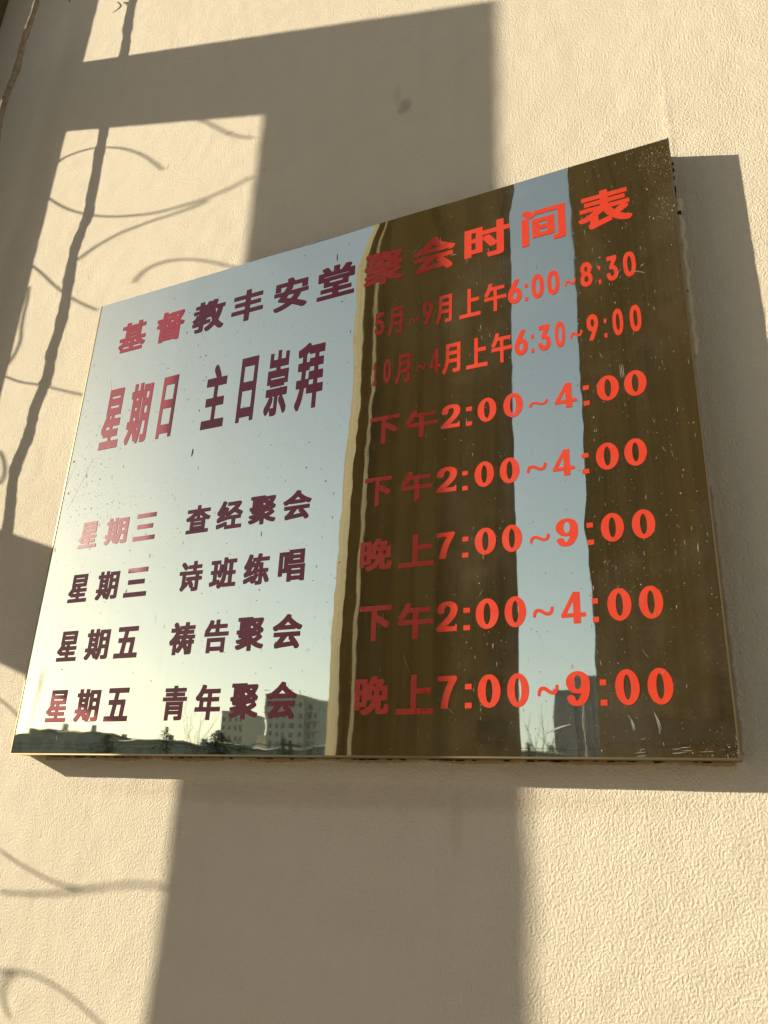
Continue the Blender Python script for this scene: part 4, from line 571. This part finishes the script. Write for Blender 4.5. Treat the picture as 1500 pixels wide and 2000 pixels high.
# wrought iron scrollwork between the beams: only its shadow falls in view
SH = {"c1":[[-1.4343,1.4864],[-1.4141,1.495],[-1.3715,1.4945],[-1.3197,1.4868],[-1.2668,1.4687],[-1.2141,1.4442],[-1.1749,1.4191],[-1.1339,1.3875],[-1.1011,1.355],[-1.0739,1.3252]],"c2":[[-1.4573,1.3977],[-1.4233,1.3664],[-1.3706,1.3245],[-1.3224,1.2939],[-1.2596,1.2618],[-1.2009,1.2387],[-1.1377,1.2199],[-1.0776,1.2062],[-1.0276,1.2],[-0.9794,1.1968],[-0.9394,1.1962],[-0.9005,1.1984],[-0.8627,1.2034],[-0.826,1.2126]],"c3":[[-1.315,1.1369],[-1.2787,1.147],[-1.244,1.1615],[-1.2089,1.1729],[-1.1704,1.1801],[-1.1304,1.1836],[-1.0807,1.185],[-1.0316,1.1834],[-0.9773,1.1837],[-0.9315,1.1879]],"c4":[[-1.0963,1.0288],[-1.0819,1.0468],[-1.0566,1.0575],[-1.023,1.0591],[-0.9821,1.053],[-0.9411,1.0404],[-0.9004,1.0229],[-0.8538,0.9988],[-0.8087,0.9755]],"c5":[[-1.4605,1.1956],[-1.4286,1.1712],[-1.3856,1.1338],[-1.3433,1.0946],[-1.3036,1.0612],[-1.257,1.0267],[-1.1883,0.9843]],"c6":[[-1.0136,1.4507],[-0.9742,1.4247],[-0.9345,1.3899],[-0.8962,1.3563],[-0.8602,1.3327],[-0.8328,1.32]],"c7":[[-1.4317,0.8762],[-1.377,0.8502],[-1.3102,0.8284],[-1.2447,0.8024],[-1.1748,0.7759]],"c8":[[-1.4234,1.1119],[-1.4202,1.0547],[-1.417,0.9988],[-1.4099,0.9633],[-1.4165,0.9317],[-1.4329,0.9065],[-1.4531,0.894]],"c9":[[-1.1561,-0.069],[-1.1169,-0.0835],[-1.0798,-0.0947],[-1.0441,-0.1042],[-1.0102,-0.1106],[-0.978,-0.1133],[-0.9426,-0.1116],[-0.9088,-0.1059],[-0.8706,-0.1013],[-0.8143,-0.0989]],"c10":[[-1.1375,-0.1293],[-1.0813,-0.1283],[-1.0279,-0.1245],[-0.977,-0.1175],[-0.9381,-0.1092]],"c11":[[-1.1254,-0.2403],[-1.0833,-0.2339],[-1.0406,-0.2335],[-1.0026,-0.2394],[-0.9644,-0.2501],[-0.9266,-0.2641],[-0.8893,-0.2811],[-0.8579,-0.2981]],"c12":[[-1.2762,0.1931],[-1.2307,0.173],[-1.1856,0.1492],[-1.1392,0.1162]],"c13":[[-1.0655,-0.2935],[-1.0887,-0.27],[-1.0882,-0.2466],[-1.0722,-0.2348]],"c14":[[-1.3897,0.6883],[-1.3694,0.6614],[-1.357,0.6305],[-1.3652,0.6089]],"vine":[[-1.2901,2.1057],[-1.2906,2.0461],[-1.2926,1.969],[-1.2868,1.89],[-1.285,1.8151],[-1.2889,1.745],[-1.2885,1.6573],[-1.2975,1.5847],[-1.2958,1.526],[-1.2922,1.4597],[-1.2817,1.3925],[-1.2851,1.3246],[-1.2854,1.2722],[-1.2925,1.2231],[-1.2961,1.1737],[-1.299,1.104],[-1.2968,1.0349],[-1.2899,0.9665],[-1.296,0.9033],[-1.2991,0.8534],[-1.3041,0.8172],[-1.3087,0.7693],[-1.3105,0.7337],[-1.3185,0.6997],[-1.3274,0.6546],[-1.324,0.6085],[-1.3205,0.5578],[-1.3153,0.5028],[-1.3112,0.4338]]}
M_iron = plain('black_iron', (.03,.028,.026), .55, .6, .3, 20)
XG = -2.05
def to_grille(p): 
    y = (p[0]-XG)/A; return P(XG, y, p[1]+B*y)
def grille(name, label, keys, bars, loc):
    g = thing(name, label, 'grille', loc, 'iron scroll grilles at the left of the porch')
    name_r = 'c1' in keys
    for k in keys:
        pts = smooth_path([to_grille(p) for p in SH[k]], 3)
        MB().tube(pts, .0032 if name_r else .0026, 6).build('scroll', M_iron, g, smooth=True)
    for (ya, za, yb_, zb) in bars:
        MB().tube([P(XG, ya, za), P(XG, yb_, zb)], .008, 6).build('bar', M_iron, g)
    return g
grille('scroll_grille', 'upper wrought iron scroll grille shown by curved shadows left of the sign', ['c1','c2','c3','c4','c5','c6','c7','c8','c14'], [], P(XG, .38, .75))
grille('scroll_grille', 'lower wrought iron scroll grille shown by curved shadows under the sign', ['c9','c10','c11','c12','c13'], [], P(XG, .38, -.9))

# dead climber hanging down in front of the wall
M_vine = plain('dry_vine_bark', (.34,.26,.17), .9, 0, .55, 60, .003, 220)
M_leaf = plain('withered_leaf', (.09,.05,.03), .8, 0, .4, 60)
DV = .1065
pts = smooth_path([P(x-A*DV, DV+.002*math.sin(i*1.7), z+B*DV) for i, (x, z) in enumerate(SH['vine'])], 5)
rad = [.0085*(1+.12*math.sin(i*1.3)*math.sin(i*.47)+rng.gauss(0, .05)) for i in range(len(pts))]
vine = thing('dead_vine', 'thin dry vine stem hanging at the top left, throwing a wavy shadow', 'vine', pts[0])
MB().tube(pts, rad, 9).build('stem', M_vine, vine, smooth=True)
def leaf(o, c, l, w, ang, tilt):
    b = MB(); m = 8; L = []; Rr = []
    ax = Vector((math.sin(ang), -.2*tilt, -math.cos(ang))); sd_ = Vector((math.cos(ang), tilt, math.sin(ang))).normalized()
    for i in range(m+1):
        t_ = i/m; ww = w*math.sin(math.pi*t_**.8)**.8*(1+.25*math.sin(9*t_))+.0004
        p = Vector(c)+ax*(l*t_)+Vector((0, -.012*math.sin(3*t_), 0))
        L.append(p+sd_*ww+Vector((0,-.004,0))); Rr.append(p-sd_*ww*(.8+.3*math.sin(7*t_)))
        L[-1] = tuple(L[-1]); Rr[-1] = tuple(Rr[-1])
    mid = [tuple((Vector(a)+Vector(b_))/2+Vector((0,.003,0))) for a, b_ in zip(L, Rr)]
    k = m+1
    b.add(L+mid+Rr, [(i, i+1, k+i+1, k+i) for i in range(m)]+[(k+i, k+i+1, 2*k+i+1, 2*k+i) for i in range(m)])
    b.build('leaf', M_leaf, o)
tip = P(-1.4990*.955, .045, 2.0944*.955+.0)
for (dx_, dz_, l, w, an) in ((.0, .012, .05, .011, .25), (-.03, .03, .045, .013, -.5), (.05, .04, .05, .012, .9)):
    leaf(vine, (tip.x+dx_, tip.y, tip.z+dz_+.03), l, w, an, .4)

# ------------------------------------------------------------------ what the sign mirrors: trees, houses, towers
def sight(s, z, L): return Vector((s*L, -(L-VC*D), EYE+z*L))
M_con = plain('tower_concrete', (.52,.50,.42), .9, 0, .12, .3)
M_con2 = plain('tower_render_grey', (.24,.24,.22), .9, 0, .15, .3)
M_glass = plain('dark_window_glass', (.24,.25,.23), .4, 0, .3, 1)
M_pale = plain('pale_render', (.55,.50,.38), .85, 0, .15, .5)
M_roof = plain('grey_roof_felt', (.26,.27,.24), .9, 0, .3, 1)
M_brick = plain('grey_brown_render', (.36,.37,.31), .9, 0, .3, .6)  # house walls and roofs lightened: distance haze put into their colours
def tower(name, label, cat, parts, L, depth, floors, wcols, mat, group=None, balc=False):
    """parts: (s0, s1, top) slabs side by side"""
    s0 = parts[0][0]; s1 = parts[-1][1]; y = -(L-VC*D)
    o = thing(name, label, cat, (((s0+s1)/2)*L, y-depth/2, 0), group)
    wm = None
    for k, (a, b_, top) in enumerate(parts):
        xa, xb = a*L, b_*L; zt = EYE+top*L; back = depth*(1 if k % 2 == 0 else .8)
        yy = y-(.0 if k % 2 == 0 else 1.2)
        MB().box(xa+(.01 if k else 0), xb, yy, y-back, 0, zt).build('wall', mat, o)
        MB().box(xa-.15, xb+.15, yy+.15, y-back-.15, zt+.003, zt+.7).build('parapet', mat, o)
        fh = 3.0; nf = int(zt/fh)
        nw = max(1, int(round(wcols*(b_-a)/(s1-s0)))); cw = (xb-xa)/nw
        ww = cw*.42
        wm = MB().box(-ww/2, ww/2, -.02, .05, -.75, .75).mesh('window', M_glass)
        for f_ in range(max(0, int(EYE/fh)), nf):
            for c_ in range(nw):
                w_ = bpy.data.objects.new('window', wm); w_.parent = o; C.objects.link(w_)
                w_.location = Vector((xa+cw*(c_+.5), yy+.02, fh*(f_+.55)))-Vector(o.location)
        if balc and k > 0:
            lm = MB().box(-.1, xb-xa+.5, -.1, 1.0, -.1, .1).mesh('balcony_slab', M_pale)
            for f_ in range(1, nf):
                w_ = bpy.data.objects.new('balcony_slab', lm); w_.parent = o; C.objects.link(w_)
                w_.location = Vector((xa, yy, fh*f_))-Vector(o.location)
    return o
G2 = 'city towers beyond the trees'
tower('apartment_tower', 'broad stepped apartment tower mirrored left of the column', 'tower', [(-.6656,-.602,.1625),(-.602,-.588,.157),(-.588,-.5775,.148)], 220, 16, 0, 7, M_con, G2, True)
tower('apartment_tower', 'narrow pale tower mirrored behind the cedar tree', 'tower', [(-.7415,-.703,.1375)], 260, 14, 0, 4, M_con, G2)
tower('apartment_tower', 'dark grey tower mirrored in the gap between two columns', 'tower', [(-.245,-.2205,.160),(-.2205,-.1925,.178),(-.1925,-.186,.166)], 150, 12, 0, 5, M_con2, G2)
tower('apartment_block', 'low flat block just left of the broad tower', 'building', [(-.679,-.667,.103)], 240, 12, 0, 2, M_con, G2)
tower('apartment_block', 'low flat block just right of the broad tower', 'building', [(-.577,-.558,.110)], 240, 12, 0, 3, M_con, G2)
tower('apartment_block', 'low block at the right foot of the dark tower', 'building', [(-.186,-.165,.112)], 140, 10, 0, 3, M_con2, G2)
HS = [(-1.30,-1.16,.117,70),(-1.16,-1.125,.126,64),(-1.125,-1.045,.1225,64),(-1.035,-.975,.108,70),(-.965,-.865,.106,66),(-.86,-.80,.099,74),(-.79,-.735,.1025,78),(-.725,-.665,.097,80),(-.655,-.60,.0955,84),(-.59,-.54,.0985,84),(-.30,-.245,.094,84)]
HL = ['dark low house at the extreme left end of the mirrored skyline','narrow taller house end on the mirrored skyline at left','long flat roofed house at the mirrored skyline\'s left','low house with step down roof beside the long one','grey house behind the leftmost cedar','low house between leftmost cedar and slim cedar','grey house right behind the slim cedar top','low house under the bare tree','low house in front of the broad tower','low house at the edge of the mirrored column','low house at the bottom of the gap between columns']
for (a, b_, t_, L), lb in zip(HS, HL):
    o = thing('low_house', lb, 'house', ((a+b_)/2*L, -(L+4), 0), 'low houses along the mirrored skyline')
    zt = EYE+t_*L; xa, xb = a*L, b_*L; y = -L
    MB().box(xa, xb, y, y-8, 0, zt-.5).build('wall', M_brick, o)
    xm = (xa+xb)/2+ (xb-xa)*.15
    MB().add([(xa-.3,y+.3,zt-.497),(xb+.3,y+.3,zt-.497),(xb+.3,y-8.3,zt-.497),(xa-.3,y-8.3,zt-.497),(xa-.1,y-3,zt-.02),(xb+.1,y-3,zt-.16)],
        [(0,1,5,4),(2,3,4,5),(3,0,4),(1,2,5),(0,3,2,1)]).build('roof', M_roof, o)
    MB().box(xm-.25, xm+.25, y-3.5, y-4, zt-.4, zt+.55).build('chimney', M_brick, o)
    nw = max(2, int((xb-xa)/2.2))
    for k in range(nw):
        for fl in (1.6, zt-1.9):
            if fl < 1.5: continue
            cx = xa+(xb-xa)*(k+.5)/nw
            MB().box(cx-.45, cx+.45, y+.03, y-.05, fl-.55, fl+.55).build('window', M_glass, o)
M_need = plain('dark_cedar_needles', (.05,.075,.045), .8, 0, .5, 3)
M_bark = plain('tree_bark', (.09,.07,.05), .9, 0, .4, 5)
def cedar(label, s, z, L, spread, seed, h0=.8, dens=1.):
    r = random.Random(seed); top = sight(s, z, L); o = thing('cedar_tree', label, 'tree', (top.x, top.y, 0), 'cedars standing before the skyline')
    Ht = top.z; MB().tube([(top.x, top.y, 0), (top.x+.05, top.y, Ht*.5), (top.x, top.y, Ht)], [.16, .1, .012], 7).build('trunk', M_bark, o)
    b = MB(); nb = int(90*dens)
    for i in range(nb):
        t_ = 1-(i/nb)**1.25*(1-h0/Ht); zz = Ht*t_
        rad_ = spread*(1-t_)**.8*r.uniform(.55, 1.15)*Ht*.5+.05
        a = i*2.4+r.uniform(-.3, .3)
        d_ = Vector((math.cos(a), math.sin(a), 0)); base = Vector((top.x, top.y, zz))
        droop = r.uniform(-.02, .22)
        n = int(rad_/.07)+3
        for k in range(n):
            f_ = (k+1)/n; c = base+d_*(rad_*f_)+Vector((0, 0, -droop*rad_*f_**2+.06*rad_*math.sin(3*f_)))
            for _ in range(6):
                w_ = r.uniform(.03, .10)*(1.15-f_*.5); e = Vector((r.gauss(0, 1), r.gauss(0, 1), r.gauss(0, .2))).normalized()*w_
                g_ = Vector((r.gauss(0, 1), r.gauss(0, 1), r.gauss(0, .5))).normalized()*w_*.5
                j = Vector((r.gauss(0, .05), r.gauss(0, .05), r.gauss(0, .03)))
                b.add([c+j-e, c+j+e, c+j+g_], [(0,1,2)])
    b.build('crown', M_need, o); return o
cedar('slim pointed cedar mirrored at the bottom of the sign\'s left half', -.8485, .1185, 35, 1.35, 1)
cedar('wide bushy cedar mirrored just left of the narrow tower', -.745, .1105, 30, 2.6, 2, dens=1.6)
cedar('small cedar mirrored at the foot of the broad tower', -.6325, .1045, 36, 1.3, 3)
cedar('dark cedar mirrored among the houses at far left', -.965, .1065, 34, 1.7, 4, dens=1.4)
cedar('low cedar mirrored beside the middle column in the gap', -.278, .098, 30, .8, 6)
def bare(label, s, z, L, seed, spread=.35, n=7):
    r = random.Random(seed); top = sight(s, z, L); Ht = top.z
    o = thing('bare_tree', label, 'tree', (top.x, top.y, 0), 'leafless trees before the skyline')
    MB().tube([(top.x, top.y, 0), (top.x+.05, top.y, Ht*.25), (top.x-.03, top.y, Ht*.5)], [.12, .09, .07], 7).build('trunk', M_bark, o)
    b = MB()
    def br(p, d_, l, w, lev):
        q = [p]; d2 = d_
        for _ in range(4):
            d2 = (d2+Vector((r.gauss(0, .12), r.gauss(0, .12), r.gauss(.05, .06)))).normalized(); q.append(q[-1]+d2*l/4)
        b.tube(q, [w*.6*(1-.16*i) for i in range(5)], 4, False)
        if lev:
            for k in range(4 if lev > 1 else 3):
                st_ = q[1+k % 4]; br(st_, (d2+Vector((r.gauss(0, .4), r.gauss(0, .3), r.uniform(0, .4)))).normalized(), l*r.uniform(.45, .7), w*.5, lev-1)
    for i in range(n):
        br(Vector((top.x, top.y, Ht*r.uniform(.3, .5))), Vector((r.gauss(0, spread), r.gauss(0, spread), 1)).normalized(), Ht*r.uniform(.35, .48), .045, 2)
    b.build('crown', M_bark, o); return o
bare('leafless tree mirrored between the slim cedar and the wide cedar', -.79, .142, 60, 1, .12, 6)
bare('leafless tree mirrored at the left of the gap between columns', -.264, .112, 22, 2, .3, 5)
bare('leafless shrub mirrored at the foot of the dark tower', -.225, .100, 24, 3, .4, 4)
bare('leafless tree mirrored right of the dark tower', -.182, .122, 26, 4, .25, 6)
M_pole = plain('pale_pole', (.5,.47,.4), .7)
M_wire = plain('black_cable', (.03,.03,.03), .6)
pl = sight(-.2075, .095, 28)
ph = MB().tube([(pl.x, pl.y, 0), (pl.x, pl.y, EYE+.155*28)], [.05, .035], 8).build('pole', M_pole, org=(pl.x, pl.y, 0))
tag(ph, 'thin pale pole mirrored against the dark tower in the gap', 'pole')
pb = [sight(-1.25, .093, 40), sight(-.62, .094, 40), sight(-.12, .0925, 40)]
for k, p in enumerate(pb):
    o = thing('utility_pole', ['dark utility pole beyond the far left edge of the mirrored skyline', 'dark utility pole mirrored by the small cedar', 'dark utility pole hidden behind the right hand column'][k], 'utility pole', (p.x, p.y, 0), 'utility poles carrying the cables')
    MB().tube([(p.x, p.y, 0), (p.x, p.y, p.z+.3)], [.12, .08], 8).build('shaft', M_bark, o)
    MB().box(p.x-.6, p.x+.6, p.y-.04, p.y+.04, p.z-.05, p.z+.05).build('crossarm', M_bark, o)
for k, dz_ in enumerate((0., -.22)):
    q_ = []
    for a, c_ in zip(pb[:-1], pb[1:]):
        for i in range(13):
            t_ = i/12; v = a.lerp(c_, t_); q_.append((v.x, v.y-.5*k, v.z+dz_-.35*4*t_*(1-t_)*.5+.08))
    o = MB().tube(q_, .018, 4).build('overhead_cable', M_wire, org=q_[0]); tag(o, ['upper thin black cable crossing the mirrored gap', 'lower thin black cable crossing the mirrored gap'][k], 'cable', 'overhead cables')

# ------------------------------------------------------------------ the evening haze
hz = bpy.data.materials.new('haze_air'); hz.use_nodes = True; ht = hz.node_tree; ht.nodes.clear()
ho = ht.nodes.new('ShaderNodeOutputMaterial'); hv = ht.nodes.new('ShaderNodeVolumePrincipled')
hv.inputs['Color'].default_value = (.95,.92,.80,1); hv.inputs['Density'].default_value =  hv.inputs['Anisotropy'].default_value = .0
ht.links.new(hv.outputs[0], ho.inputs['Volume'])
tag(MB().box(-1600, 1600, -1600, 1600, -1.0, 46).build('haze', hz), kind='stuff')
